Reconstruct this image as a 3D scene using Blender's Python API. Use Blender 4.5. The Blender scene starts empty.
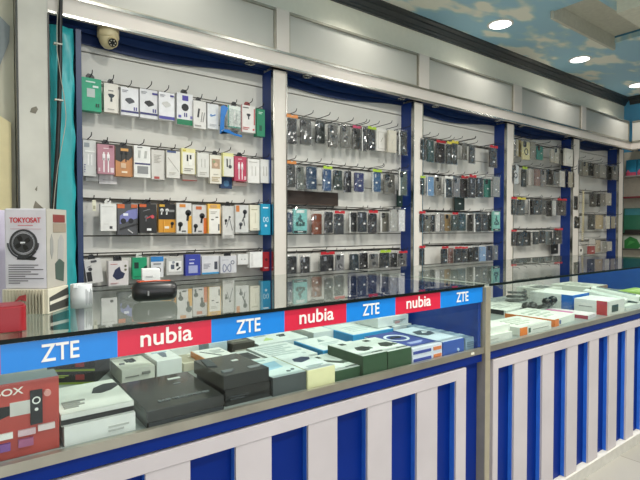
import bpy, bmesh, math, random
from mathutils import Vector
random.seed(7)
SC = bpy.context.scene
COL = SC.collection
PI = math.pi
# ------------------------------------------------------------------ camera model (metres; X along the back wall, Y into it, Z up)
F, VX, VY, H = 480.0, 965.0, 229.0, 1.21
pit = math.atan((240 - VY) / F)
yaw = math.atan2(F / math.cos(pit), VX - 320)
s_, c_ = math.sin(yaw), math.cos(yaw)
FW = Vector((s_ * math.cos(pit), c_ * math.cos(pit), -math.sin(pit)))
RT = Vector((c_, -s_, 0))
UP = Vector((s_ * math.sin(pit), c_ * math.sin(pit), math.cos(pit)))
EYE = Vector((0, 0, H))
def P(x, y, X=None, Y=None, Z=None):
    d = FW + RT * ((x - 320) / F) + UP * ((240 - y) / F)
    t = X / d.x if X is not None else Y / d.y if Y is not None else (Z - H) / d.z
    return EYE + d * t
def proj(X, Y, Z):
    q = Vector((X, Y, Z)) - EYE
    d = q.dot(FW)
    return 320 + F * q.dot(RT) / d, 240 - F * q.dot(UP) / d

# ------------------------------------------------------------------ materials
def lin(h):
    h = h.lstrip('#')
    out = []
    for i in (0, 2, 4):
        v = int(h[i:i + 2], 16) / 255
        out.append(v / 12.92 if v <= .04045 else ((v + .055) / 1.055) ** 2.4)
    return out
MATS = {}
def M(h, rough=.5, metal=0.0, var=.06, scale=25.0, spec=.5, coat=0.0):
    key = (h, rough, metal, var, scale, spec, coat)
    if key in MATS: return MATS[key]
    m = bpy.data.materials.new('surface_' + h.lstrip('#'))
    m.use_nodes = True
    n, l = m.node_tree.nodes, m.node_tree.links
    b = n['Principled BSDF']
    c = lin(h)
    b.inputs['Roughness'].default_value = rough
    b.inputs['Metallic'].default_value = metal
    b.inputs['Specular IOR Level'].default_value = spec
    if coat:
        b.inputs['Coat Weight'].default_value = coat
        b.inputs['Coat Roughness'].default_value = .08
    tc = n.new('ShaderNodeTexCoord'); nz = n.new('ShaderNodeTexNoise'); rp = n.new('ShaderNodeValToRGB')
    nz.inputs['Scale'].default_value = scale
    nz.inputs['Detail'].default_value = 3
    l.new(tc.outputs['Object'], nz.inputs['Vector'])
    l.new(nz.outputs['Fac'], rp.inputs['Fac'])
    rp.color_ramp.elements[0].position = .3
    rp.color_ramp.elements[1].position = .7
    rp.color_ramp.elements[0].color = [v * (1 - var) for v in c] + [1]
    rp.color_ramp.elements[1].color = [min(1, v * (1 + var)) for v in c] + [1]
    l.new(rp.outputs['Color'], b.inputs['Base Color'])
    MATS[key] = m
    return m
def glass_mat(name, tint, double=True, rough=0.0, ior=1.5):
    m = bpy.data.materials.new(name); m.use_nodes = True
    n, l = m.node_tree.nodes, m.node_tree.links
    n.remove(n['Principled BSDF'])
    out = n['Material Output']
    tr = n.new('ShaderNodeBsdfTransparent'); tr.inputs['Color'].default_value = (*tint, 1)
    gl = n.new('ShaderNodeBsdfGlossy'); gl.inputs['Roughness'].default_value = rough
    fr = n.new('ShaderNodeFresnel'); fr.inputs['IOR'].default_value = ior
    geo = n.new('ShaderNodeNewGeometry')
    one = n.new('ShaderNodeMath'); one.operation = 'SUBTRACT'; one.inputs[0].default_value = 1
    l.new(geo.outputs['Backfacing'], one.inputs[1])
    val = fr.outputs['Fac']
    if double:                                   # both faces of the pane reflect: 2R / (1 + R)
        a = n.new('ShaderNodeMath'); a.operation = 'MULTIPLY'; a.inputs[1].default_value = 2
        d = n.new('ShaderNodeMath'); d.operation = 'ADD'; d.inputs[1].default_value = 1
        q = n.new('ShaderNodeMath'); q.operation = 'DIVIDE'
        l.new(val, a.inputs[0]); l.new(val, d.inputs[0])
        l.new(a.outputs[0], q.inputs[0]); l.new(d.outputs[0], q.inputs[1])
        val = q.outputs[0]
    f = n.new('ShaderNodeMath'); f.operation = 'MULTIPLY'
    l.new(val, f.inputs[0]); l.new(one.outputs[0], f.inputs[1])
    mx = n.new('ShaderNodeMixShader')
    l.new(f.outputs[0], mx.inputs['Fac']); l.new(tr.outputs[0], mx.inputs[1]); l.new(gl.outputs[0], mx.inputs[2])
    l.new(mx.outputs[0], out.inputs['Surface'])
    return m
GLASS = glass_mat('counter_glass', (.87, .93, .90))
GLASS1 = glass_mat('front_glass', (.95, .98, .97), False, 0, 1.4)
GLASS_EDGE = M('#0b1512', .45, spec=.15)
def film_mat():
    m = bpy.data.materials.new('clear_film'); m.use_nodes = True
    n, l = m.node_tree.nodes, m.node_tree.links
    n.remove(n['Principled BSDF']); out = n['Material Output']
    tr = n.new('ShaderNodeBsdfTransparent'); tr.inputs['Color'].default_value = (.97, .97, .97, 1)
    gl = n.new('ShaderNodeBsdfGlossy'); gl.inputs['Roughness'].default_value = .12
    df = n.new('ShaderNodeBsdfDiffuse'); df.inputs['Color'].default_value = (.8, .8, .8, 1)
    m1 = n.new('ShaderNodeMixShader'); m1.inputs['Fac'].default_value = .3
    l.new(gl.outputs[0], m1.inputs[1]); l.new(df.outputs[0], m1.inputs[2])
    tc = n.new('ShaderNodeTexCoord'); nz = n.new('ShaderNodeTexNoise'); nz.inputs['Scale'].default_value = 60
    mr = n.new('ShaderNodeMapRange')
    mr.inputs['From Min'].default_value = .4; mr.inputs['From Max'].default_value = .72
    mr.inputs['To Min'].default_value = .03; mr.inputs['To Max'].default_value = .28
    l.new(tc.outputs['Object'], nz.inputs['Vector']); l.new(nz.outputs['Fac'], mr.inputs['Value'])
    mx = n.new('ShaderNodeMixShader')
    l.new(mr.outputs[0], mx.inputs['Fac']); l.new(tr.outputs[0], mx.inputs[1]); l.new(m1.outputs[0], mx.inputs[2])
    l.new(mx.outputs[0], out.inputs['Surface'])
    return m
FILM = film_mat()
def emit_mat(name, col, st):
    m = bpy.data.materials.new(name); m.use_nodes = True
    b = m.node_tree.nodes['Principled BSDF']
    b.inputs['Base Color'].default_value = (.9, .9, .9, 1)
    b.inputs['Emission Color'].default_value = (*col, 1)
    b.inputs['Emission Strength'].default_value = st
    return m
LAMP = emit_mat('lamp_diffuser', (1, .98, .93), 6)
WHITE = M('#e9e7e2', .45); CHROME = M('#b9b8b2', .22, 1.0, .12, 8); STEEL = M('#a9a598', .35, .8, .12, 10)
BLACK = M('#17181a', .4); HOOK = M('#26282a', .35, .6)

# ------------------------------------------------------------------ mesh builder
class MB:
    def __init__(s): s.v, s.f = [], []
    def _add(s, vs, fs):
        o = len(s.v); s.v += [tuple(v) for v in vs]; s.f += [tuple(o + i for i in f) for f in fs]; return s
    def box(s, x0, x1, y0, y1, z0, z1):
        return s._add([(x0,y0,z0),(x1,y0,z0),(x1,y1,z0),(x0,y1,z0),(x0,y0,z1),(x1,y0,z1),(x1,y1,z1),(x0,y1,z1)],
                      [(0,3,2,1),(4,5,6,7),(0,1,5,4),(1,2,6,5),(2,3,7,6),(3,0,4,7)])
    def prism(s, poly, a0, a1, axis='y'):
        n = len(poly)
        def pt(p, a): return (p[0], a, p[1]) if axis == 'y' else (p[0], p[1], a) if axis == 'z' else (a, p[0], p[1])
        return s._add([pt(p, a0) for p in poly] + [pt(p, a1) for p in poly],
                      [tuple(range(n)), tuple(range(2 * n - 1, n - 1, -1))] + [(i, (i + 1) % n, n + (i + 1) % n, n + i) for i in range(n)])
    def cyl(s, c, r, h, axis='z', n=20, r2=None):
        r2 = r if r2 is None else r2
        vs = []
        for k, rr in ((0, r), (h, r2)):
            for i in range(n):
                a = 2 * PI * i / n; p, q = rr * math.cos(a), rr * math.sin(a)
                vs.append((c[0]+p, c[1]+q, c[2]+k) if axis == 'z' else (c[0]+p, c[1]+k, c[2]+q) if axis == 'y' else (c[0]+k, c[1]+p, c[2]+q))
        return s._add(vs, [tuple(range(n)), tuple(range(2*n-1, n-1, -1))] + [(i, (i+1) % n, n+(i+1) % n, n+i) for i in range(n)])
    def lathe(s, prof, c=(0,0,0), n=24, axis='z'):
        vs, m = [], len(prof)
        for i in range(n):
            a = 2 * PI * i / n
            for r, z in prof:
                p = (r*math.cos(a), r*math.sin(a), z) if axis == 'z' else (r*math.cos(a), z, r*math.sin(a))
                vs.append((c[0]+p[0], c[1]+p[1], c[2]+p[2]))
        return s._add(vs, [(i*m+j, ((i+1) % n)*m+j, ((i+1) % n)*m+j+1, i*m+j+1) for i in range(n) for j in range(m-1)])
    def tube(s, pts, r, n=8):
        pts = [Vector(p) for p in pts]; vs, k = [], len(pts)
        for i, p in enumerate(pts):
            t = (pts[min(i+1, k-1)] - pts[max(i-1, 0)]).normalized()
            u = t.cross(Vector((0, 0, 1)) if abs(t.z) < .9 else Vector((1, 0, 0))).normalized(); w = t.cross(u)
            for j in range(n):
                a = 2*PI*j/n; vs.append(p + u*(r*math.cos(a)) + w*(r*math.sin(a)))
        return s._add(vs, [tuple(range(n)), tuple(range(k*n-1, (k-1)*n-1, -1))] +
                      [(i*n+j, i*n+(j+1) % n, (i+1)*n+(j+1) % n, (i+1)*n+j) for i in range(k-1) for j in range(n)])
    def build(s, name, mat, parent=None, loc=(0,0,0), rz=0, smooth=False, bevel=0, fix=True):
        me = bpy.data.meshes.new(name); me.from_pydata(s.v, [], s.f)
        if fix:
            bm = bmesh.new(); bm.from_mesh(me)
            bmesh.ops.recalc_face_normals(bm, faces=bm.faces)
            if bevel:
                bmesh.ops.bevel(bm, geom=list(bm.edges), offset=bevel, segments=2, affect='EDGES', profile=.6)
            bm.to_mesh(me); bm.free()
        me.materials.append(mat)
        if smooth:
            me.polygons.foreach_set('use_smooth', [True] * len(me.polygons))
        o = bpy.data.objects.new(name, me); COL.objects.link(o)
        o.location = loc; o.rotation_euler = (0, 0, rz)
        if parent: o.parent = parent
        return o
def rrect(w, h, r, cx=0, cz=0, n=5):
    pts = []
    for sx, sz, a0 in ((1,1,0),(-1,1,90),(-1,-1,180),(1,-1,270)):
        for i in range(n + 1):
            a = math.radians(a0 + 90*i/n)
            pts.append((cx + sx*(w/2-r) + r*math.cos(a), cz + sz*(h/2-r) + r*math.sin(a)))
    return pts
def circ(cx, cz, r, n=20): return [(cx + r*math.cos(2*PI*i/n), cz + r*math.sin(2*PI*i/n)) for i in range(n)]
def tag(o, label, cat, group=None, kind=None):
    n = len(label.split())
    if not 4 <= n <= 16: print('LABEL LENGTH', n, label)
    o['label'] = label; o['category'] = cat
    if group: o['group'] = group
    if kind: o['kind'] = kind
    return o
def thing(name, label, cat, loc=(0,0,0), rz=0, group=None):
    o = bpy.data.objects.new(name, None); COL.objects.link(o)
    o.empty_display_size = .05
    o.location = loc; o.rotation_euler = (0, 0, rz)
    return tag(o, label, cat, group)
def struct(mb, name, mat, label, cat, **k):
    return tag(mb.build(name, mat, **k), label, cat, kind='structure')
def text_mesh(name, body, mat, width, height, parent, origin, plane='front', depth=.0008):
    cu = bpy.data.curves.new(name, 'FONT'); cu.body = body; cu.align_x = 'CENTER'; cu.align_y = 'CENTER'; cu.extrude = depth
    cu.offset = .012
    t = bpy.data.objects.new(name, cu); COL.objects.link(t)
    dg = bpy.context.evaluated_depsgraph_get(); dg.update()
    me = bpy.data.meshes.new_from_object(t.evaluated_get(dg))
    bpy.data.objects.remove(t); bpy.data.curves.remove(cu)
    xs = [v.co.x for v in me.vertices]; ys = [v.co.y for v in me.vertices]
    sx, sy = width / (max(xs) - min(xs)), height / (max(ys) - min(ys))
    mx, my = (max(xs) + min(xs)) / 2, (max(ys) + min(ys)) / 2
    for v in me.vertices:
        x, y, z = (v.co.x - mx) * sx, (v.co.y - my) * sy, v.co.z / max(depth, 1e-6) * .0006
        v.co = (x, -z, y) if plane == 'front' else (x, y, z) if plane == 'top' else (z, -x, y)
    me.materials.clear(); me.materials.append(mat)
    o = bpy.data.objects.new(name, me); COL.objects.link(o)
    o.location = origin
    if parent: o.parent = parent
    return o

# ------------------------------------------------------------------ decals printed on a face of a carton
def to3(face, W, Hh, D):
    """face coords u,v in 0..1 -> builder (axis, poly mapper, a0, a1)"""
    if face == 'front': return 'y', (lambda u, v: (-W/2 + u*W, v*Hh)), -.0012, .0002
    if face == 'top':   return 'z', (lambda u, v: (-W/2 + u*W, v*D)), Hh - .0002, Hh + .0012
    return 'x', (lambda u, v: (D - u*D, v*Hh)), -W/2 - .0012, -W/2 + .0002    # left side
def decal(parent, spec, W, Hh, D, lift=0):
    kind, col, *a = spec
    face = 'front'
    if kind[0] in 'TL' and len(kind) > 1 and kind[1] == ':':
        face = 'top' if kind[0] == 'T' else 'left'; kind = kind[2:]
    ax, f, a0, a1 = to3(face, W, Hh, D)
    fw = W if face != 'left' else D
    fh = D if face == 'top' else Hh
    if lift:
        if face == 'front' or face == 'left': a0 -= .0006 * lift
        else: a1 += .0006 * lift
    mb = MB(); nm = 'printed_panel'
    asp = fw / fh
    def add(poly): mb.prism([f(u, v) for u, v in poly], a0, a1, ax)
    def line(u0, v0, u1, v1, t):
        dx, dy = (u1-u0)*fw, (v1-v0)*fh; L = math.hypot(dx, dy) or 1
        nx, ny = -dy/L*t*fw/2/fw, dx/L*t*fw/2/fh
        add([(u0-nx, v0-ny), (u1-nx, v1-ny), (u1+nx, v1+ny), (u0+nx, v0+ny)])
    if kind == 'r': x0, y0, x1, y1 = a; add([(x0,y0),(x1,y0),(x1,y1),(x0,y1)])
    elif kind == 'band': nm = 'colour_band'; x0, y0, x1, y1 = a; add([(x0,y0),(x1,y0),(x1,y1),(x0,y1)])
    elif kind == 'c': nm = 'printed_picture'; add(circ(0, 0, 1) and [(a[0]+a[2]*p[0], a[1]+a[2]*asp*p[1]) for p in circ(0,0,1)])
    elif kind == 'o':
        nm = 'printed_ring'; cx, cy, r, t = a; n = 28
        for i in range(n):
            A, B = 2*PI*i/n, 2*PI*(i+1)/n
            add([(cx+r*math.cos(A), cy+r*asp*math.sin(A)), (cx+r*math.cos(B), cy+r*asp*math.sin(B)),
                 (cx+(r-t)*math.cos(B), cy+(r-t)*asp*math.sin(B)), (cx+(r-t)*math.cos(A), cy+(r-t)*asp*math.sin(A))])
    elif kind == 'poly': nm = 'printed_picture'; add(a[0])
    elif kind == 'txt':                                  # lines of print too small to read
        nm = 'small_print'; x0, y0, x1, y1, rows = a
        for k in range(rows):
            v = y1 - (y1 - y0) * (k + .5) / rows; t = (y1 - y0) / rows * .5
            e = x1 - (x1-x0) * (.0, .25, .1, .4)[k % 4]
            add([(x0, v-t/2), (e, v-t/2), (e, v+t/2), (x0, v+t/2)])
    elif kind == 'cable':                                # two plugs hanging side by side
        nm = 'cable_picture'; x, y, h = a
        for dx in (-.13, .13):
            line(x+dx, y, x+dx, y+h*.7, .07); add([(x+dx-.08, y+h*.6), (x+dx+.08, y+h*.6), (x+dx+.08, y+h*.9), (x+dx-.08, y+h*.9)])
            add([(x+dx-.04, y+h*.9), (x+dx+.04, y+h*.9), (x+dx+.04, y+h), (x+dx-.04, y+h)])
    elif kind == 'ear':                                  # ear bud: head and stem
        nm = 'earphone_picture'; x, y, r = a
        add([(x+r*p[0], y+r*asp*p[1]) for p in circ(0,0,1,14)])
        line(x, y, x - r*.3, y - r*asp*2.6, r*.75)
    elif kind == 'plug':                                 # charger head seen at an angle
        nm = 'charger_picture'; x, y, r = a; k = asp
        add([(x-r, y+.1*r*k), (x-.1*r, y-.6*r*k), (x+r, y-.1*r*k), (x+.8*r, y+.35*r*k), (x+.1*r, y+.75*r*k), (x-.8*r, y+.5*r*k)])
    elif kind == 'holder':                               # clamp on a stalk
        nm = 'holder_picture'; x, y, r = a; k = asp
        add([(x-r, y+.9*r*k), (x-.6*r, y+.1*r*k), (x-.25*r, y-.1*r*k), (x-.3*r, y-1.3*r*k), (x+.3*r, y-1.3*r*k), (x+.25*r, y-.1*r*k), (x+.7*r, y+.2*r*k), (x+r, y+.8*r*k), (x+.3*r, y+1.1*r*k), (x-.4*r, y+1.1*r*k)])
    elif kind == 'loop':
        nm = 'cable_picture'; x, y, r = a; n = 16
        pts = [(x + r*math.sin(2*PI*i/n), y + r*asp*math.sin(4*PI*i/n)*.9) for i in range(n+1)]
        for p, q in zip(pts, pts[1:]): line(*p, *q, .05)
    elif kind == 'line': nm = 'printed_line'; line(*a)
    return mb.build(nm, M(col, .5), parent)

def carton(name, label, cat, loc, w, h, d, col, decals=(), rz=0, group=None, rough=.45, top=None, front=None, left=None, tab=None, coat=0):
    t = thing(name, label, cat, loc, rz, group)
    MB().box(-w/2, w/2, 0, d, 0, h).build('box', M(col, rough, coat=coat), t, bevel=min(w, h, d) * .03)
    if top: decal(t, ('T:r', top, .005, .005, .995, .995), w, h, d, -1).name = 'lid_print'
    if front: decal(t, ('r', front, .005, .01, .995, .99), w, h, d, -1).name = 'front_print'
    if left: decal(t, ('L:r', left, .005, .01, .995, .99), w, h, d, -1).name = 'side_print'
    if tab:
        tw = w * .42; th = min(.03, h * .2)
        MB().prism([(-tw/2, h - .001), (tw/2, h - .001), (tw/2, h + th*.55), (tw*.25, h + th), (-tw*.25, h + th), (-tw/2, h + th*.55)], d*.5 - .001, d*.5 + .001).build('hang_tab', M(tab, .4), t)
    for i, s in enumerate(decals): decal(t, s, w, h, d, i)
    return t

# ------------------------------------------------------------------ the room
YW, CEIL, XR = 3.15, 3.2, 8.15
def floor_mat():
    m = bpy.data.materials.new('floor_tile'); m.use_nodes = True
    n, l = m.node_tree.nodes, m.node_tree.links; b = n['Principled BSDF']
    tc = n.new('ShaderNodeTexCoord'); br = n.new('ShaderNodeTexBrick')
    br.offset = 0; br.inputs['Scale'].default_value = 1
    br.inputs['Brick Width'].default_value = .4; br.inputs['Row Height'].default_value = .4
    br.inputs['Mortar Size'].default_value = .003
    br.inputs['Color1'].default_value = (*lin('#95928a'), 1); br.inputs['Color2'].default_value = (*lin('#8d8a81'), 1); br.inputs['Mortar'].default_value = (*lin('#6b6860'), 1)
    l.new(tc.outputs['Object'], br.inputs['Vector']); l.new(br.outputs['Color'], b.inputs['Base Color'])
    b.inputs['Roughness'].default_value = .35
    return m
def sky_mural():
    m = bpy.data.materials.new('sky_mural'); m.use_nodes = True
    n, l = m.node_tree.nodes, m.node_tree.links; b = n['Principled BSDF']
    tc = n.new('ShaderNodeTexCoord'); mp = n.new('ShaderNodeMapping'); nz = n.new('ShaderNodeTexNoise'); rp = n.new('ShaderNodeValToRGB')
    mp.inputs['Rotation'].default_value = (0, 0, .5); mp.inputs['Scale'].default_value = (1.1, 2.0, 1)
    nz.inputs['Scale'].default_value = 2.0; nz.inputs['Detail'].default_value = 2.5; nz.inputs['Roughness'].default_value = .5
    e = rp.color_ramp.elements
    e[0].position = .47; e[0].color = (*lin('#a0cbe0'), 1)
    e[1].position = .58; e[1].color = (*lin('#f0f0e4'), 1)
    k = e.new(.52); k.color = (*lin('#b4d4dc'), 1)
    l.new(tc.outputs['Object'], mp.inputs['Vector']); l.new(mp.outputs[0], nz.inputs['Vector']); l.new(nz.outputs['Fac'], rp.inputs['Fac'])
    l.new(rp.outputs['Color'], b.inputs['Base Color']); b.inputs['Roughness'].default_value = .55
    return m
SKY = sky_mural()
struct(MB().box(-1.6, XR + .1, -2.2, YW + .1, -.1, 0), 'floor', floor_mat(), 'pale grey tiled shop floor', 'floor')
# recess in the ceiling
rx0, rx1, ry0, ry1, rz1 = 4.36, 5.62, 1.94, 2.28, CEIL + .07
cb = MB()
cb.box(-1.6, rx0, -2.2, YW + .1, CEIL, CEIL + .05); cb.box(rx1, XR + .1, -2.2, YW + .1, CEIL, CEIL + .05)
cb.box(rx0, rx1, -2.2, ry0, CEIL, CEIL + .05); cb.box(rx0, rx1, ry1, YW + .1, CEIL, CEIL + .05)
struct(cb, 'ceiling', SKY, 'ceiling painted as blue sky with pale clouds', 'ceiling')
rc = MB()
rc.box(rx0 - .02, rx1 + .02, ry1 - .006, ry1 + .02, CEIL - .07, rz1); rc.box(rx0 - .02, rx1 + .02, ry0 - .02, ry0, CEIL + .05, rz1)
rc.box(rx0 - .02, rx0, ry0, ry1, CEIL + .05, rz1); rc.box(rx0 - .02, rx1 + .02, ry0 - .02, ry1 + .02, rz1, rz1 + .02)
struct(rc, 'ceiling_recess', M('#c9c8bb', .6), 'pale open recess cut into the painted ceiling', 'ceiling recess')
struct(MB().box(rx1, rx1 + .02, ry0, ry1, CEIL + .05, rz1), 'trim_6', M('#3f7fa6', .6), 'blue end wall of the ceiling recess', 'trim')
struct(MB().box(4.38, 6.2, .9, 1.76, 3.0, CEIL), 'ceiling_beam', M('#d6d5c6', .6), 'pale boxed beam dropped below the painted ceiling', 'ceiling beam')
# back wall of slat boards
GRV = [2.265, 2.105, 1.94, 1.745, 1.57, 1.395, 1.168, 1.062, .86, .6]
wb = MB(); zz = [0] + sorted(GRV) + [2.42]
for a, b in zip(zz, zz[1:]):
    wb.box(-1.6, XR, YW, YW + .02, a + (.004 if a else 0), b - (.004 if b < 2.4 else 0))
struct(wb, 'wall_back', M('#dcdad3', .5, var=.03, scale=4), 'off-white grooved slat board back wall behind the displays', 'wall')
struct(MB().box(-1.6, XR, YW + .02, YW + .05, 0, CEIL), 'wall_back_lining', M('#5b554c', .7), 'dark lining seen in the grooves of the slat wall', 'wall')
struct(MB().box(-1.6, XR, YW - .0, YW + .02, 2.78, CEIL), 'wall_back_upper', M('#eeebdb', .55, var=.02), 'cream wall strip between cabinets and dark cornice', 'wall')
struct(MB().box(XR, XR + .1, -2.2, YW + .1, 0, CEIL), 'wall_right', M('#57a4cf', .55, var=.03), 'light blue right wall above the corner cabinets', 'wall')
struct(MB().box(-1.7, -1.6, -2.2, YW + .1, 0, CEIL), 'wall_left', M('#d9d3bf', .6), 'beige left wall', 'wall')
struct(MB().box(1.9, XR, -2.3, -2.2, 0, CEIL).box(-1.6, 1.9, -2.3, -2.2, 2.6, CEIL), 'wall_front_added', M('#4b4b4a', .6), 'grey unseen wall added opposite the shelves, with the open shop front', 'wall')  # added out of view, kept dark so the counter glass reflects less
struct(MB().box(-1.6, .236, YW - .06, YW - .0005, 0, CEIL - .12), 'wall_back_end', M('#cfcbb8', .5, var=.06, scale=3), 'plain beige wall left of the worn pillar', 'wall')
# cornice: stepped moulding
prof = [(0, 3.09), (-.022, 3.09), (-.022, 3.105), (-.035, 3.115), (-.035, 3.13), (-.06, 3.155), (-.06, 3.17), (-.085, 3.185), (-.085, CEIL), (0, CEIL)]
struct(MB().prism([(YW + p, z) for p, z in prof], -1.6, XR, 'x'), 'trim_1', M('#393b3c', .4), 'dark stepped cornice along the top of the back wall', 'cornice')
struct(MB().prism([(XR + p, z) for p, z in prof], -2.2, YW - .085, 'y'), 'trim_2', M('#393b3c', .4), 'dark stepped cornice along the top of the right wall', 'cornice')
# beam over the bays (fascia), mitred round the corner
FY0, FZ0, FZ1 = 2.95, 2.375, 2.475
BX0, BX1 = .379, 7.89
PINKW = M('#d8d0c8', .4, var=.03, scale=3)
fb = MB().box(BX0, XR, FY0, FY0 + .04, FZ0, FZ1).box(BX1, BX1 + .04, .6, FY0, FZ0, FZ1)
struct(fb, 'trim_3', PINKW, 'off-white beam running above all the display bays', 'beam')
fc = MB()
for z0, z1 in ((FZ0 - .008, FZ0 + .006), (FZ1 - .006, FZ1 + .01)):
    fc.box(BX0, BX1 - .006, FY0 - .006, FY0 - .0002, z0, z1); fc.box(BX1 - .006, BX1 - .0002, .6, FY0, z0, z1)
struct(fc, 'trim_4', CHROME, 'chrome edge strips along the off-white beam', 'trim')
# pillars
PST = [(1.808, 1.928), (3.285, 3.415), (4.762, 4.908), (6.249, 6.42), (7.60, 7.76)]
names = ['first', 'second', 'third', 'fourth', 'fifth']
NAVY = M('#0f347f', .35, var=.05); NAVY2 = M('#22365f', .4, var=.05)
for i, (a, b) in enumerate(PST):
    t = thing('display_divider', f'white post with chrome edges and blue side, {names[i]} from the left on the back wall', 'post', ((a + b) / 2, 3.0, 0), 0, 'posts between the wall bays')
    w = (b - a) / 2
    MB().box(-w + .008, w - .008, 0, .02, 0, FZ0 - .012).build('post', M('#e2dbd2', .4, var=.03, scale=4), t)
    for sx in (-1, 1):
        MB().box(sx*w - (0 if sx < 0 else .008), sx*w + (.008 if sx < 0 else 0), -.006, .024, 0, FZ0 - .012).build('chrome_strip', CHROME, t)
        MB().box(sx*w - (0 if sx < 0 else .016), sx*w + (.016 if sx < 0 else 0), .024, YW - 3.0 - .001, 0, FZ0 - .012).build('side_panel', NAVY, t)
# left end: pillar, teal board, navy jamb
pl = MB().box(.24, .378, 2.95, 3.149, 0, CEIL - .12)
pl_o = struct(pl, 'trim_5', M('#d3d0c6', .55, var=.08, scale=6), 'worn off-white pillar at the left end of the bays', 'pillar')
for poly in ([(.292, 1.825), (.318, 1.82), (.33, 1.845), (.322, 1.86), (.3, 1.848)], [(.30, 1.30), (.345, 1.3), (.352, 1.318), (.325, 1.345), (.312, 1.36), (.303, 1.33)], [(.31, 1.42), (.32, 1.41), (.322, 1.44)]):
    MB().prism(poly, 2.9485, 2.951).build('stain', M('#7d776a', .7, var=.2), pl_o)
t = thing('pillar_edging', 'dark edge strips on both corners of the worn off-white pillar', 'edging', (.309, 2.945, 0))
MB().box(-.075, -.066, 0, .02, 0, 3.05).build('edge_strip', M('#3b3b38', .4), t); MB().box(.0695, .077, 0, .02, 0, 2.365).build('edge_strip', M('#3b3b38', .4), t)
tb = MB(); n = 50
vs, fs = [], []
for i in range(n + 1):
    z = 2.33 * i / n
    for j, x in enumerate((.394, .428, .46, .49, .512)):
        vs.append((x + (.004*math.sin(z*23) if j in (0, 4) else 0), 3.0 + .007*math.sin(z*17 + j*1.7) + .004*math.sin(z*41 + j*2.3), z))
for i in range(n):
    for j in range(4): a = i*5+j; fs.append((a, a+1, a+6, a+5))
m0 = len(vs); vs += [(x, 3.03, z) for x, y, z in vs]; fs += [tuple(m0 + k for k in reversed(f)) for f in fs]
edge = [j for j in range(5)] + [i*5+4 for i in range(1, n+1)] + [n*5+j for j in (3, 2, 1, 0)] + [i*5 for i in range(n-1, 0, -1)]
fs += [(edge[k], edge[(k+1) % len(edge)], m0 + edge[(k+1) % len(edge)], m0 + edge[k]) for k in range(len(edge))]
tb._add(vs, fs)
tag(tb.build('teal_board', M('#34acb2', .35, var=.1, scale=5), smooth=True), 'teal wrinkled board standing right of the worn pillar', 'board')
tag(MB().box(.522, .55, 2.99, 3.148, 0, 2.33).build('jamb', NAVY2), 'narrow navy upright between teal board and first bay', 'upright')
# things at the far left edge
tag(MB().prism([(-.3, 1.2), (.212, 1.2), (.214, 1.775), (-.3, 2.09)], 3.04, 3.07).build('leaning_board', M('#efe0b0', .5, var=.03)), 'pale yellow board left of the worn pillar', 'board')
tag(MB().prism([(-.3, 2.38), (.15, 2.36), (.218, 2.295), (.214, 2.21), (.165, 2.06), (-.3, 1.9)], 3.073, 3.089).build('grey_board', M('#8b9497', .4, var=.04)), 'grey slant-edged board high left of the worn pillar', 'board')
# black power cable and white cable in front of the teal board
pts = [tuple(P(x, y, Y=2.93)) for x, y in ((60.5,-25),(60.5,0),(60,30),(60,60),(59.5,90),(59,115),(57.5,150),(55.5,180),(54,205),(53.5,240),(53.5,270))]
t = thing('wall_cable', 'thick black cable running down between pillar and teal board', 'cable', (0, 0, 0))
MB().tube(pts, .0115, 8).build('cable', BLACK, t, smooth=True)
for z in (2.2, 1.9, 1.28): MB().box(.405, .445, 2.918, 2.944, z, z + .008).build('clip', M('#c9c4b6'), t)
wp = [tuple(P(x, y, Y=2.915)) for x, y in ((59,-25),(58.5,0),(57,25),(57,50),(61,80),(64,95),(66,115),(65.5,125),(62,145),(58,165),(55,190),(52.5,220),(52,250))]
tag(MB().tube(wp, .0022, 6).build('thin_cable', M('#a9a598'), smooth=True), 'thin white cable bowing right of the thick black cable', 'cable')

# overhead cabinets, pilasters, soffit boards, spotlights
XS = [(.38, 1.814), (1.924, 3.315), (3.45, 4.834), (4.992, 6.379), (6.50, 7.86)]
for i, (a, b) in enumerate(XS):
    t = thing('overhead_cabinet', f'pale grey overhead cabinet with metal frame above the {names[i]} wall bay', 'cabinet', ((a+b)/2, 2.97, FZ1 + .012), 0, 'cabinets above the wall bays')
    w, h = (b - a)/2 - .001, 2.79 - FZ1 - .012
    MB().box(-w, w, .006, .17, 0, h).build('panel', M('#b9b8b1', .35, var=.03, scale=2), t)
    f = MB().box(-w, w, -.006, .006, 0, .014).box(-w, w, -.006, .006, h - .018, h).box(-w, -w + .012, -.006, .006, .014, h - .018).box(w - .012, w, -.006, .006, .014, h - .018)
    f.build('frame', STEEL, t)
for i, (a, b) in enumerate([(1.814, 1.924), (3.315, 3.45), (4.834, 4.992), (6.379, 6.50)]):
    t = thing('pilaster', f'off-white upright above the {names[i]} post, between two overhead cabinets', 'upright', ((a+b)/2, 2.955, FZ1 + .012), 0, 'uprights between overhead cabinets')
    MB().box(-(b-a)/2 + .001, (b-a)/2 - .001, 0, .17, 0, .30).build('board', PINKW, t)
t = thing('side_cabinet', 'pale overhead cabinet round the corner on the right wall', 'cabinet', (7.9, 2.0, FZ1 + .012))
MB().box(0, .2, -1.3, .94, 0, .3).build('panel', M('#b9b8b1', .35, var=.03, scale=2), t)
MB().box(-.012, 0, -1.3, .94, .285, .3).box(-.012, 0, -1.3, .94, 0, .014).build('frame', STEEL, t)
BAYS = [(.552, 1.808), (1.928, 3.285), (3.415, 4.762), (4.908, 6.249), (6.42, 7.60)]
BLU = M('#16305f', .45, var=.05, spec=.3); BLU2 = M('#142a56', .45, var=.05, spec=.3)
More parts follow.
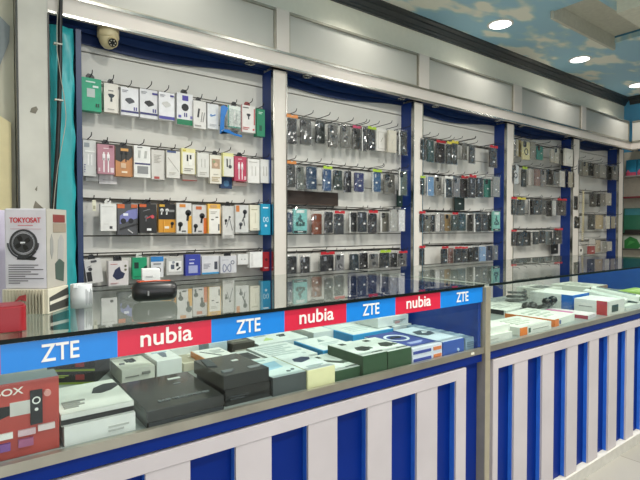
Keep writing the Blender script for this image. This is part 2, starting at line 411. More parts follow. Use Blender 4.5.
for i, (a, b) in enumerate(BAYS):
    a0 = .376 if i == 0 else a
    t = thing('soffit', f'blue soffit board with wavy back lip over the {names[i]} wall bay', 'soffit', ((a0+b)/2, FY0 + .045, 2.33), 0, 'blue soffits over the bays')
    w = (b - a0)/2 - .002
    MB().box(-w, w, 0, .15, .05, .07).build('board', BLU, t)
    for nm, y, dip, ph, mat in (('front_lip', .085, .042, 0, BLU), ('back_lip', .128, .088, .25, BLU2)):
        top = [(-w, .05), (w, .05)]; N = 24
        low = []
        for k in range(N + 1):
            u = k / N
            e = (.5 - .5*math.cos(PI*min(1, u/.38))) if u < .38 else (.5 + .5*math.cos(PI*(u - .38)/.62))
            q = (dip*.3 if nm == 'front_lip' else dip*.78) if u < .38 else (dip*.08 if nm == 'front_lip' else dip*.3)
            low.append((w - 2*w*(1 - u) if False else -w + 2*w*u, .05 - .004 - (q + (dip - q)*e)))
        low.reverse()
        MB().prism(top + low, y, y + .012).build(nm, mat, t)
SPOT = [P(250, 65, Z=2.38), P(305, 77, Z=2.38), P(403, 99, Z=2.38), P(435, 106, Z=2.38), P(501, 120, Z=2.38), P(526, 126, Z=2.38), P(567, 134, Z=2.38), P(585, 139, Z=2.38)]
sl = ['right end of the first bay', 'left end of the second bay', 'right end of the second bay', 'left end of the third bay', 'right end of the third bay', 'left end of the fourth bay', 'right end of the fourth bay', 'left end of the fifth bay']
sx = [1.64, 2.13, 3.17, 3.62, 4.65, 5.1, 6.14, 6.56]
for x, lb in zip(sx, sl):
    t = thing('spotlight', 'small round recessed spotlight in blue soffit, ' + lb, 'spotlight', (x, 3.03, 2.38), 0, 'recessed spotlights in the soffits')
    MB().lathe([(.02, 0), (.04, 0), (.042, -.005), (.039, -.009), (.021, -.008), (.02, 0)]).build('ring', CHROME, t, smooth=True)
    MB().lathe([(.0001, -.001), (.018, -.0015), (.0165, -.005), (.0001, -.006)]).build('lens', M('#3c3f44', .1), t, smooth=True)
# dome camera
t = thing('security_camera', 'cream dome security camera under the blue soffit at top left', 'camera', (.70, 3.02, 2.352))
CRM = M('#d8c9a0', .35, var=.05)
MB().lathe([(.0001, .027), (.06, .027), (.06, -.022), (.055, -.03), (.0001, -.03)]).build('base', CRM, t, smooth=True)
MB().lathe([(.054, -.028), (.05, -.045), (.04, -.066), (.026, -.08), (.0001, -.086)]).build('dome', CRM, t, smooth=True)
hd = MB().cyl((0, 0, 0), .03, .034, 'y', 20, .033).build('eyeball', M('#c9b98e', .3), t, loc=(.012, -.05, -.062), smooth=False)
hd.rotation_euler = (.62, 0, -.15)
MB().cyl((0, -.004, 0), .024, .005, 'y', 20).build('lens_plate', M('#2a2624', .2), hd)
for k in range(6): MB().cyl((.015*math.cos(k*PI/3), -.006, .015*math.sin(k*PI/3)), .004, .003, 'y', 8).build('infrared_lamp', M('#b9b3a5', .2), hd)
MB().cyl((0, -.008, 0), .007, .006, 'y', 12).build('lens', M('#0d0d10', .08), hd)
hd.name = 'eyeball'
# ceiling lights: one row of round downlights; two unseen lamp rows added to brighten the wall
for j, y in enumerate((2.73, .6, -.9)):
    for i, x in enumerate((1.0, 2.6, 4.213, 5.826, 7.5)):
        la = bpy.data.lights.new('ceiling_and_fill_lamp', 'AREA'); la.shape = 'DISK'; la.size = .19
        la.energy = (5, 37, 28)[j] * (1 if j == 0 else (1.15, 1.15, 1.0, .7, .35)[i]); la.color = (1, .965, .89); la.spread = math.radians((120, 165, 165)[j])
        lo = bpy.data.objects.new('ceiling_and_fill_lamp', la); COL.objects.link(lo); lo.location = (x, y, CEIL - .013)
        if j == 0 and i > 1:
            t = thing('ceiling_light', ['round white ceiling light left of the three in view', 'round white ceiling light, middle of the three in view', 'round white ceiling light by the blue corner, right of three'][i - 2], 'ceiling light', (x, y, CEIL), 0, 'round ceiling lights')
            MB().lathe([(.1, 0), (.122, 0), (.122, -.006), (.1, -.01), (.1, 0)], n=32).build('rim', WHITE, t, smooth=False)
            MB().cyl((0, 0, -.009), .1, .006, 'z', 32).build('diffuser', LAMP, t)
            lo.parent = t; lo.location = (0, 0, -.013)

# ------------------------------------------------------------------ hanging goods
RZ = [2.105, 1.745, 1.395, 1.062]
ROWN = ['top', 'second', 'third', 'bottom']
BAYN = ['first', 'second', 'third', 'fourth', 'fifth']
HOOKS = {}
def hook(bay, row, x, z, y1=2.93):
    if bay == 0: y1 = 2.98
    HOOKS.setdefault((bay, row), []).append((x, z, y1))
def hung_box(bay, row, bb, label, col, d=.03, decals=(), cat='packet', name='hanging_packet', yf=3.03, tab=None, rz=0, coat=.0, hk=True, group=None):
    x0, y0, x1, y1 = bb
    a = P(x0, (y0+y1)/2, Y=yf); b = P(x1, (y0+y1)/2, Y=yf)
    xc = (a.x + b.x)/2; w = b.x - a.x
    px = (x0 + x1)/2
    zt, zb = P(px, y0, Y=yf).z, P(px, y1, Y=yf).z
    if hk: hook(bay, row, xc, zt + .012)
    return carton(name, label, cat, (xc, yf, zb), w, zt - zb, d, col, decals, rz, group or f'packets on the {ROWN[row]} row of the first bay', tab=tab, coat=coat)
W_, K_, PUR = '#e6e5e3', '#222326', '#3d3a86'
B1 = [
 # top row
 (0, (80.5,78,101.5,111), 'green carton with grey square picture, first on the top row of the first bay', '#0d9c74', .05,
   [('r','#b9c4c0',.3,.42,.68,.68), ('r','#dfe9e4',.58,.72,.85,.78), ('txt','#cfe8de',.25,.84,.7,.92,1), ('r','#0a3c30',.72,.14,.78,.24), ('r','#0a3c30',.82,.14,.88,.24)], K_),
 (0, (104,83.5,118.5,112.5), 'white carton with black clamp holder picture, second on the top row', '#e8e2d8', .035,
   [('holder','#25323c',.5,.52,.24), ('txt','#7c7a74',.3,.72,.65,.78,1), ('txt','#b0aca4',.25,.08,.7,.14,1)], K_),
 (0, (121,88,138.5,115.5), 'white carton with dark square charger picture and navy foot, third on top row', '#e4e3e6', .04,
   [('plug','#4a4c52',.5,.52,.28), ('band','#37366f',0,.1,1,.17), ('txt','#9a9aa2',.08,.82,.4,.92,2), ('r',PUR,.72,.2,.78,.32), ('r',PUR,.84,.2,.9,.32)], None),
 (0, (140,89.5,157.5,118.5), 'white carton with black square charger picture and navy foot, fourth on top row', '#e4e3e6', .04,
   [('plug','#2c2d31',.52,.5,.28), ('band','#37366f',0,.12,1,.19), ('txt','#9a9aa2',.08,.82,.4,.92,2), ('r',PUR,.72,.22,.78,.34), ('r',PUR,.84,.22,.9,.34), ('r',PUR,.7,.84,1,.9)], None),
 (0, (159,92.5,174.5,120), 'white carton with pale square charger picture and purple foot, fifth on top row', '#e6e5e8', .04,
   [('plug','#c9c7c4',.48,.55,.3), ('band','#4a4798',0,.02,1,.13), ('txt','#9a9aa2',.08,.82,.4,.92,2), ('r',PUR,.72,.86,.95,.92)], None),
 (0, (177,93.5,193,125), 'white carton with purple square, black disc picture and green foot on top row', '#e9e8ea', .04,
   [('band','#0f7b52',0,0,1,.17), ('r','#4b3fa0',.33,.77,.7,.93), ('c','#1c1c20',.5,.56,.22), ('r','#5a55a8',.08,.22,.25,.3), ('r','#8886c0',.82,.22,.95,.3), ('r',PUR,.44,.26,.49,.38), ('r',PUR,.56,.26,.61,.38)], K_),
 (0, (193.5,101,206,128.5), 'white carton with slanted black cable picture, seventh on the top row', '#dfdcd8', .05,
   [('line','#2f3034',.35,.4,.45,.72,.14), ('line','#8f8d8a',.6,.25,.7,.6,.06), ('line','#8f8d8a',.75,.25,.88,.6,.06), ('txt','#a09c98',.1,.05,.6,.14,1)], K_),
 (0, (207.5,104,218.5,129), 'pale packet with blue sketched plug, eighth on the top row', '#e3e4e5', .03,
   [('line','#4d7fc0',.3,.5,.72,.58,.1), ('c','#6f97c8',.32,.54,.1), ('txt','#b4b6b8',.2,.1,.8,.2,2)], None),
 (0, (228,106,240.5,128), 'white card with teal border and looped white cable inside blue bag', '#dfe6e0', .012,
   [('band','#2a9a86',0,0,.08,1), ('band','#2a9a86',0,.0,1,.06), ('line','#f4f4f2',.5,.25,.5,.75,.08), ('line','#b9beba',.66,.25,.72,.7,.06), ('c','#c9cdc9',.6,.3,.12)], K_),
 (0, (241.5,105.5,255.5,132.5), 'white carton with red edge and black car charger picture on top row', '#e8e4e0', .045,
   [('band','#b5393c',0,0,.04,1), ('holder','#34343a',.5,.6,.15), ('r','#c8474a',.88,.3,.94,.9), ('txt','#c05a5c',.1,.08,.55,.2,2), ('txt','#333333',.1,.88,.5,.93,1), ('c','#c8474a',.85,.12,.06)], '#8c2a2c'),
 (0, (257,109,265,136.5), 'narrow green carton at the right end of the top row, first bay', '#0f7f5c', .05,
   [('r','#0a4d3a',.3,.2,.6,.4), ('txt','#bfe0d2',.2,.8,.7,.9,2)], None),
 # second row
 (1, (83,140,96,176), 'clear tall packet of white cables, first on the second row', '#cfd0cc', .02,
   [('r','#8f979b',.1,.8,.5,.92), ('line','#f2f2f0',.38,.3,.4,.6,.08), ('line','#f2f2f0',.66,.3,.66,.6,.08), ('txt','#6c6a90',.08,.08,.2,.34,4), ('r','#e8e8e4',.15,.66,.9,.7)], None),
 (1, (97.5,144.5,114.5,174), 'pink carton with white twin cables on the second row', '#b98390', .03,
   [('cable','#f3eef0',.5,.06,.68), ('r','#e6d5da',.75,.06,.95,.22), ('r','#d9c2c8',.05,.08,.15,.2), ('txt','#ecd9de',.35,.84,.65,.89,1), ('r','#7a3c4c',.68,.9,.9,.97)], K_),
 (1, (115.5,147,132.5,176.5), 'black and orange carton with dark plug picture, third on second row', '#c58a58', .04,
   [('poly','#3a3936',[(0,.55),(.3,.48),(.55,.6),(.75,.55),(1,.7),(1,1),(0,1)]), ('cable','#1c1c1c',.48,.5,.4), ('r','#d9a05c',.3,.86,.75,.95), ('r','#f0e0c8',.35,.12,.68,.18), ('r','#d8b898',.3,.28,.6,.45)], K_),
 (1, (134,146,150.5,177.5), 'white carton with navy stripe over grey picture, fourth on second row', '#e9e8e4', .035,
   [('band','#46456f',.05,.41,.98,.46), ('r','#8c8d8e',.2,.12,.85,.36), ('line','#b6b6b2',.3,.62,.34,.85,.14), ('line','#b6b6b2',.68,.62,.72,.85,.14), ('txt','#3c3c44',.2,.93,.5,.97,1)], None),
 (1, (151.5,150,164.5,179.5), 'grey-white carton with small red patch at its foot, second row', '#d6d2cc', .035,
   [('r','#b5504c',.2,.02,.6,.1), ('txt','#b3aea6',.2,.55,.75,.85,6)], None),
 (1, (166.5,151,180,178), 'white carton with thin diagonal line beside yellow edged pack', '#dedbd4', .035,
   [('line','#b0aba2',.1,.75,.9,.25,.04), ('r','#4a5a86',.05,.93,.7,1), ('txt','#b9b4aa',.2,.12,.7,.22,2)], None),
 (1, (181.5,148.5,195.5,174), 'yellow edged carton with two short black cables, seventh on second row', '#e8dfa0', .03,
   [('r','#e9e6dc',.08,.0,.94,.84), ('line','#26262a',.42,.5,.42,.75,.12), ('line','#26262a',.64,.5,.64,.75,.12), ('r','#f4f2ea',.5,.35,.75,.58), ('r','#cfc040',.1,.88,.3,.94), ('txt','#9a958a',.2,.1,.8,.24,2)], None),
 (1, (197.5,153,209,177), 'plain pale carton with faint cable print, eighth on second row', '#dcdad4', .035,
   [('line','#bdbab2',.35,.4,.35,.75,.06), ('line','#bdbab2',.65,.4,.65,.75,.06), ('txt','#b5b1a8',.2,.08,.8,.22,2)], None),
 (1, (210,155,221.5,183.5), 'tall cream carton with small brown photo near its top', '#e9e4d6', .03,
   [('r','#b49880',.15,.52,.85,.86), ('c','#d8b8a0',.5,.66,.16), ('c','#8c9a70',.35,.76,.12), ('txt','#a8a294',.3,.3,.7,.34,1), ('txt','#b9a888',.15,.06,.85,.24,3)], K_),
 (1, (223,153,233.5,176.5), 'yellow edged carton with dark coiled cable, tenth on second row', '#e0dc9c', .03,
   [('r','#dedcd4',.08,0,1,.85), ('line','#2c2c30',.4,.4,.38,.75,.12), ('c','#4a4a4e',.66,.42,.16), ('line','#8a8a8c',.66,.5,.66,.75,.08)], None),
 (1, (234.5,156.5,246.5,181), 'crimson carton with white twin cables on the second row', '#bb4560', .035,
   [('cable','#f4eef0',.5,.06,.7), ('r','#e6c5cc',.8,.06,.95,.2), ('txt','#eccbd2',.3,.86,.6,.92,1)], K_),
 (1, (248,159,259.5,183), 'plain white carton second from the right end, second row', '#e5e3df', .035,
   [('line','#c6c3bc',.35,.3,.35,.7,.06), ('line','#c6c3bc',.66,.3,.66,.7,.06), ('txt','#b9b6b0',.1,.84,.8,.9,1)], None),
 (1, (260.5,159.5,269.5,183), 'slim white carton at the right end, second row, first bay', '#dfdedb', .035,
   [('line','#bdbab4',.35,.3,.35,.7,.07), ('line','#bdbab4',.66,.3,.66,.7,.07), ('band','#8a98b4',.9,0,1,1)], None),
 # third row
 (2, (100.5,204,116.5,231), 'plain white carton with tiny dark code at its foot, third row', '#e8e7e4', .03,
   [('r','#3c3c3c',.56,.08,.74,.18), ('txt','#c6c4c0',.1,.88,.8,.92,1), ('txt','#d0cec9',.2,.24,.5,.28,1)], WHITE and '#d9d8d4'),
 (2, (117.5,204,137.5,235), 'grey carton with orange corners and purple photo, third row', '#55565a', .04,
   [('r','#d86a34',.0,.86,.35,.99), ('r','#d0683a',.68,.88,1,.99), ('poly','#7c7fb8',[(.1,.35),(1,.55),(1,.86),(.55,.8),(.12,.62)]), ('c','#1e1e24',.28,.45,.14), ('c','#1e1e24',.66,.46,.13), ('r','#eef0ff',.28,.62,.52,.7), ('line','#2c2c30',.1,.18,1,.36,.1), ('line','#c9c9cc',.5,.18,.75,.06,.05)], K_),
 (2, (139.5,204,156.5,233), 'black carton with orange label and red earphone cord, third row', '#2b2a2a', .035,
   [('r','#cf5f30',.0,.89,.4,.99), ('ear','#6c6c70',.4,.55,.1), ('line','#c0404a',.4,.5,.78,.62,.06), ('c','#cf4a54',.76,.56,.1), ('r','#efeff0',.42,.08,.68,.16), ('line','#7a7a7e',.2,.75,.6,.82,.04)], K_),
 (2, (158.5,204,175.5,232.5), 'black over yellow carton with white ear bud pictures, third row', '#d9982e', .035,
   [('r','#201f1f',0,.46,1,1), ('ear','#e9e9e6',.2,.78,.1), ('ear','#e9e9e6',.5,.78,.1), ('ear','#2a2928',.8,.32,.1), ('r','#f2ead8',.35,.14,.6,.22), ('r','#e0b040',.05,.9,.35,.98), ('r','#8a8a8a',.6,.72,.92,.8), ('band','#f0b850',.3,.0,.33,.44)], K_),
 (2, (176.5,203,191.5,233.5), 'white carton with black ear buds and yellow right edge, third row', '#dcdad6', .035,
   [('band','#e0a63a',.74,0,1,.58), ('r','#d98a38',.2,.86,.6,.96), ('ear','#1f2022',.78,.68,.2), ('ear','#1f2022',.25,.3,.16), ('r','#4a4a4a',.35,.06,.6,.1)], None),
 (2, (192.5,205,206.5,233.5), 'white carton with black ear buds and orange right edge, third row', '#d6d3d0', .035,
   [('band','#d9702e',.78,0,1,.55), ('r','#c86a3c',.25,.84,.65,.95), ('ear','#26262a',.68,.62,.19), ('ear','#26262a',.22,.26,.15), ('r','#4a4a4a',.4,.06,.65,.1)], None),
 (2, (208,204,220.5,233.5), 'white carton framed in yellow with two small dark plugs', '#e9b64e', .035,
   [('r','#ece9e2',.08,.0,.94,.84), ('line','#3a3a3c',.25,.47,.45,.47,.08), ('line','#3a3a3c',.6,.55,.8,.55,.08), ('r','#caa070',.2,.88,.7,.97), ('txt','#b5b0a6',.2,.66,.7,.76,2), ('r','#6a6a6a',.8,.1,.9,.32)], None),
 (2, (222.5,206,234,238.5), 'tall clear packet with black earphones and thin cord, third row', '#d5d4d1', .02,
   [('ear','#1f2022',.3,.55,.12), ('line','#77777a',.55,.62,.35,.35,.05), ('line','#77777a',.6,.62,.85,.25,.05), ('c','#2c2c2f',.62,.66,.08), ('r','#c4c2be',.1,.02,.9,.12), ('txt','#8d8b86',.2,.03,.8,.1,2)], K_),
 (2, (235.5,205,248.5,232.5), 'white packet with orange tag and dark curled earphones, third row', '#d2d2cf', .025,
   [('r','#cc7a3c',.05,.75,.3,.98), ('ear','#2a2c34',.72,.75,.16), ('line','#4a4a4e',.5,.4,.75,.7,.06), ('ear','#5a5c62',.4,.3,.13), ('line','#5a5c62',.7,.25,.6,.5,.05)], None),
 (2, (250,205,260.5,230.5), 'narrow cream carton left of the cyan carton, third row', '#e9e4d0', .03,
   [('txt','#b9b294',.15,.78,.7,.86,1), ('line','#cfc8b0',.5,.3,.5,.7,.05), ('txt','#6f6a5a',.3,.05,.7,.08,1)], None),
 (2, (261,204,270.5,235), 'cyan carton with white earphone print, right end of third row', '#1494bd', .04,
   [('loop','#d6eef6',.5,.5,.25), ('txt','#e8f4f8',.2,.84,.75,.92,1), ('c','#d6eef6',.5,.3,.12)], None),
 # bottom row
 (3, (87,259,103.5,283), 'tilted white carton with black device picture, left end of bottom row', '#d9d7d4', .04,
   [('r','#26262a',.05,.1,.35,.5), ('c','#3a3a3e',.3,.6,.12), ('r','#55555a',.4,.86,.75,.95), ('line','#8a8a8c',.15,.7,.4,.74,.05)], K_),
 (3, (108.5,261,128.5,286.5), 'white and red carton with navy action camera picture, bottom row', '#e0dada', .05,
   [('poly','#2b3050',[(.2,.42),(.32,.66),(.55,.78),(.62,.6),(.82,.5),(.72,.32),(.4,.26)]), ('txt','#c06a64',.1,.86,.45,.9,1), ('c','#6a6a52',.85,.8,.06), ('c','#6a6a52',.85,.65,.06), ('txt','#c9a0a0',.1,.1,.5,.16,2)], K_),
 (3, (132.5,257.5,147,279), 'green packet with black gadget and white looped handle, bottom row', '#1d9c6e', .03,
   [('r','#14342c',.12,.5,.42,.78), ('poly','#14302a',[(.72,.1),(1,.1),(1,.62),(.82,.58),(.7,.4)]), ('line','#0d6b4a',.1,.12,.6,.12,.05)], '#d9dcd6'),
 (3, (151,256.5,163.5,277.5), 'white carton with blue top and black round speaker picture, bottom row', '#dfdfe2', .035,
   [('band','#2f82c8',0,.76,1,1), ('c','#1d1e22',.55,.35,.24), ('c','#4a4b50',.55,.4,.1), ('r','#8a8a8e',.2,.62,.8,.68)], None),
 (3, (166.5,258,183.5,275), 'clear case of white adapters and dark plugs, bottom row', '#c9c9c6', .035,
   [('r','#eeeeec',.12,.2,.88,.82), ('r','#5c6472',.25,.35,.45,.62), ('r','#2f3238',.55,.5,.7,.72), ('line','#3c4048',.6,.3,.8,.45,.08), ('c','#9aa0a8',.4,.75,.08)], None),
 (3, (185.5,254.5,200.5,275.5), 'indigo carton with white panel, bottom row of first bay', '#3a46a4', .04,
   [('r','#aab0d8',.2,.12,.8,.48), ('txt','#e0e2f2',.25,.72,.6,.78,1), ('r','#c9cde8',.25,.55,.55,.62)], None),
 (3, (202,256,219,274), 'white carton with grey phone picture and blue foot, bottom row', '#dedee2', .045,
   [('r','#4c505c',.72,.25,.9,.68), ('band','#4a9acb',0,0,1,.1), ('txt','#9c9ca4',.1,.3,.5,.6,4)], None),
 (3, (220.5,256,236.5,273), 'pale grey carton with looped earphone picture and black hanger', '#d3d3d8', .04,
   [('o','#7d8290',.75,.62,.12,.05), ('loop','#8a8fa8',.4,.3,.25), ('txt','#9ea0aa',.1,.75,.5,.8,1)], K_),
 (3, (238,254,248.5,264.5), 'small white square adapter packet with two dots, bottom row', '#e4e4e2', .03,
   [('c','#9a9a9c',.35,.5,.05), ('c','#9a9a9c',.65,.5,.05)], None),
 (3, (250,252,262.5,267.5), 'plain white block packet beside the red carton, bottom row', '#eeeeec', .05, [('r','#dcdcda',.1,.1,.25,.9)], None),
 (3, (263,252,269.5,271), 'dark red carton at the right end of the bottom row, first bay', '#a3202c', .04,
   [('c','#5a141c',.5,.6,.2), ('txt','#e0b8bc',.2,.12,.8,.22,1)], None),
]
for k, (row, bb, lb, col, d, dec, tb_) in enumerate(B1):
    yf = 3.045 if k % 2 else 3.025
    t = hung_box(0, row, bb, lb, col, min(d, .06), dec, tab=tb_, yf=yf, name='hanging_carton' if d >= .03 else 'blister_pack', cat='packet', coat=.3 if d < .03 else 0)
    if lb.startswith('tilted'): t.rotation_euler = (0, -.12, 0)
# packets half hidden behind the second row
XTRA = [
 (1, (85.5,171,98.5,181), 'white packet end showing under the clear cable packet', '#d6d6d2', .02, [('txt','#a9a9a4',.1,.3,.8,.6,2)]),
 (1, (99,170,117,184), 'white packet hanging behind the pink carton', '#d8d5d6', .02, [('txt','#b3aeb0',.2,.2,.8,.35,1)]),
 (1, (182.5,170,197,181), 'white and red packet hanging behind the yellow edged carton', '#e2d6d0', .02, [('band','#b0564c',0,0,1,.1)]),
 (1, (220.5,172,232,188.5), 'navy packet hanging low behind the second yellow edged carton', '#243f66', .02, [('c','#4a78a0',.5,.3,.25)]),
 (1, (233,177,247,186), 'cream and red packet hanging behind the crimson carton', '#e6d2ca', .02, [('txt','#c0685c',.2,.3,.8,.6,1)]),
]
for row, bb, lb, col, d, dec in XTRA:
    hung_box(0, row, bb, lb, col, d, dec, yf=3.095, name='hanging_carton', hk=False)
# blue zip bag round the cable card
a, b = P(219, 105, Y=3.022), P(241, 137.5, Y=3.022)
t = thing('zip_bag', 'bright blue and clear zip bag of cable hanging lowest on top row', 'bag', ((a.x+b.x)/2, 3.006, b.z), 0)
w, h = (b.x - a.x), (a.z - b.z)
bl = M('#1b74c4', .25, coat=.5)
MB().prism([(-w/2, h*.1), (-w/2 + .05*w, h*.95), (-w*.33, h), (-w*.12, h*.93), (-w*.2, h*.8), (-w*.3, h*.55), (-w*.32, h*.2)], 0, .008).build('blue_side', bl, t)
MB().prism([(-w/2, 0.02*h), (-w*.48, h*.13), (-w*.1, h*.08), (w*.2, h*.02), (w*.5, 0), (w*.5, h*.06), (w*.15, h*.1), (-w*.1, h*.2), (-w*.3, h*.2)], 0, .008).build('blue_fold', bl, t)
MB().prism([(-w*.3, h*.1), (w*.48, h*.06), (w*.5, h*.9), (-w*.2, h*.95)], .002, .004).build('clear_front', FILM, t)
MB().prism([(w*.02, h*.14), (w*.3, h*.1), (w*.33, h*.2), (w*.05, h*.26)], .006, .01).build('adapter', M('#2b3138'), t)
# small price tag on an empty hook, third row
a, b = P(92, 200, Y=2.99), P(96, 211, Y=2.99)
t = thing('price_tag', 'small cream price tag on an empty hook at left of third row', 'tag', ((a.x+b.x)/2, 2.985, b.z))
MB().prism(rrect(b.x-a.x, a.z-b.z, .004, 0, (a.z-b.z)/2), 0, .002).build('card', M('#e2dfc8'), t)
MB().box(-.006, .006, -.001, 0, .01, .03).build('printed_price', M('#a8a58c'), t)
hook(0, 2, (a.x+b.x)/2, a.z + .004)

# ------------------------------------------------------------------ phone cases in bags
ORD = ['first', 'second', 'third', 'fourth', 'fifth', 'sixth', 'seventh', 'eighth', 'ninth', 'tenth', 'eleventh', 'twelfth', 'thirteenth', 'fourteenth']
TAGC = {'red': '#c02a34', 'orange': '#d98a4a', 'pink': '#d5577a', 'lime': '#a9c83c', 'yellow': '#cdbf4a', 'white': '#e2e2de'}
def pouch(w, h, d, parent, name='clear_bag'):
    """closed film bag, creased front"""
    nx, nz = 6, 9; vs = []; fs = []
    for i in range(nz + 1):
        for j in range(nx + 1):
            u, v = j/nx, i/nz
            e = min(u, 1-u, v, 1-v)
            y = -(.004 + random.uniform(0, .006)) if e > 0 else 0
            vs.append((-w/2 + w*u + random.uniform(-.0012, .0012), y, h*v + random.uniform(-.001, .001)))
    for i in range(nz):
        for j in range(nx):
            a = i*(nx+1)+j; fs.append((a, a+1, a+nx+2, a+nx+1))
    m = len(vs); back = [0, nx, (nz+1)*(nx+1)-1, nz*(nx+1)]
    ring = list(range(nx+1)) + [i*(nx+1)+nx for i in range(1, nz+1)] + [nz*(nx+1)+j for j in range(nx-1, -1, -1)] + [i*(nx+1) for i in range(nz-1, 0, -1)]
    vs += [(vs[k][0], d, vs[k][2]) for k in ring]
    r = len(ring)
    fs += [(ring[k], m+k, m+(k+1) % r, ring[(k+1) % r]) for k in range(r)]
    fs.append(tuple(m + k for k in range(r-1, -1, -1)))
    mb = MB(); mb._add(vs, fs)
    return mb.build(name, FILM, parent)
def phone(bay, row, x0, y0, x1, y1, look, col, style, tg, k, detail, ntot):
    yf = (3.0, 3.03, 3.06)[k % 3]
    my = (y0 + y1)/2; mx = (x0 + x1)/2
    a, b = P(x0, my, Y=yf), P(x1, my, Y=yf)
    w = b.x - a.x; zt, zb = P(mx, y0, Y=yf).z, P(mx, y1, Y=yf).z
    h = zt - zb; xc = (a.x + b.x)/2
    noun = {'w': 'wallet case', 'b': 'boxed case', 't': 'printed pack', 'l': 'slim case', 's': 'packet'}.get(style[0], 'phone case')
    lead = look + ' ' + noun + (f' with {tg} header' if tg else '')
    lab = f'{lead}, {ORD[k]} from left, {ROWN[row]} row of {BAYN[bay]} bay'
    if len(lab.split()) > 16: lab = f'{lead}, {ORD[k]} on {ROWN[row]} row, {BAYN[bay]} bay'
    nm = {'w': 'wallet_case', 'b': 'case_box', 't': 'printed_pack', 's': 'accessory_packet'}.get(style[0], 'phone_case')
    t = thing(nm, lab, 'phone case' if style[0] not in 'bts' else 'packet', (xc, yf, zb), 0, f'phone cases on the {ROWN[row]} row of the {BAYN[bay]} bay')
    dep = .013
    if style[0] == 'b':
        MB().box(-w/2, w/2, 0, .022, 0, h).build('box', M(col, .4), t, bevel=.001)
        decal(t, ('r', '#c9c6be', .14, .1, .86, .84), w, h, .022); decal(t, ('r', col, .18, .12, .82, .82), w, h, .022, 1)
        decal(t, ('line', '#a8a59c', .4, .4, .6, .6, .04), w, h, .022, 2)
    elif style[0] == 't':
        MB().prism(rrect(w, h, w*.08, 0, h/2), 0, .018).build('box', M(col, .4), t)
        decal(t, ('band', '#15252a', 0.03, .02, .97, .12), w, h, .018)
        decal(t, ('r', '#dfe9e6', .2, .84, .8, .96), w, h, .018)
        for q in (('poly', '#2f5f62', [(.45,.82),(.6,.7),(.55,.6),(.7,.55),(.62,.45),(.4,.5),(.3,.62),(.42,.68)]), ('c', '#2a5658', .25, .42, .09), ('c', '#2a5658', .5, .36, .1), ('c', '#2a5658', .76, .42, .09),
                  ('line', '#2a5658', .15, .34, .85, .34, .05), ('line', '#214d50', .3, .3, .34, .5, .06), ('line', '#214d50', .7, .3, .66, .5, .06), ('txt', '#e8f0ee', .3, .04, .7, .1, 1)):
            decal(t, q, w, h, .018, 1)
    else:
        c = MB().prism(rrect(w*.94, h*.97, min(w*.14, .012), 0, h/2), 0, dep).build('case', M(col, .38, var=.1, scale=60), t)
        if style[0] == 'w':
            MB().prism(rrect(w*.08, h*.9, w*.03, -w*.36, h/2), -.0012, .0004).build('spine_stitching', M(col, .6, var=.3, scale=120), t)
            if detail: MB().box(-w*.24, -w*.06, -.001, .0002, h*.72, h*.9).build('embossed_mark', M('#9aa0ac', .3), t)
        elif style[0] == 'p' or style[0] == 'r':
            if w > .045:
                bw = w*.4
                bp = MB().prism(rrect(bw, bw*1.05, bw*.25, -w*.2, h*.84), -.0035, .001).build('camera_bump', M('#131416', .25), t)
                if detail:
                    for (dx, dz) in ((-.22, .22), (-.22, -.22), (.22, 0)):
                        MB().cyl((-w*.2 + dx*bw, -.0055, h*.84 + dz*bw), bw*.17, .0025, 'y', 12).build('lens', M('#3a3d44', .08), bp)
            if style[0] == 'r':
                g = MB(); r = w*.24; n = 20
                for q in range(n):
                    A, B = 2*PI*q/n, 2*PI*(q+1)/n
                    g.prism([(r*math.cos(A), h*.45+r*math.sin(A)), (r*math.cos(B), h*.45+r*math.sin(B)), (r*.72*math.cos(B), h*.45+r*.72*math.sin(B)), (r*.72*math.cos(A), h*.45+r*.72*math.sin(A))], -.003, .0005)
                g.build('finger_ring', M('#2a2b2e' if lin(col)[0] > .05 else '#77787a', .3, .6), t)
            elif 'd' in style:
                MB().cyl((0, -.002, h*.46), w*.2, .003, 'y', 18).build('grip_disc', M('#2c2e2c', .4), t)
        if 'x' in style:   # white edge strip of the retail card
            MB().box(-w*.5, -w*.32, -.001, .004, 0, h).build('white_card_edge', M('#dcdcd8', .4), t)
    if style[0] not in 'b':
        # price sticker
        sx_, sz_ = random.uniform(-.1, .22)*w, random.uniform(.22, .5)*h
        if style[0] != 't':
            MB().prism(rrect(w*.22, .014, .002, sx_, sz_), -.002, .0004).build('price_sticker', M('#f0f0ee', .4), t)
        bw, bh = w*1.12 + .004, h*1.09
        pg = pouch(bw, bh, .016, t); pg.location = (0, -.001, -.004)
        if tg:
            MB().prism([(-bw*.46, h*1.0), (bw*.46, h*1.0), (bw*.44, h*1.13), (bw*.12, h*1.13), (bw*.08, h*1.09), (-bw*.08, h*1.09), (-bw*.12, h*1.13), (-bw*.44, h*1.13)], -.009, -.0065).build('header_card', M(TAGC[tg], .4), t)
    hook(bay, row, xc, zt + .014 + (h*.1 if tg else h*.05))
    return t

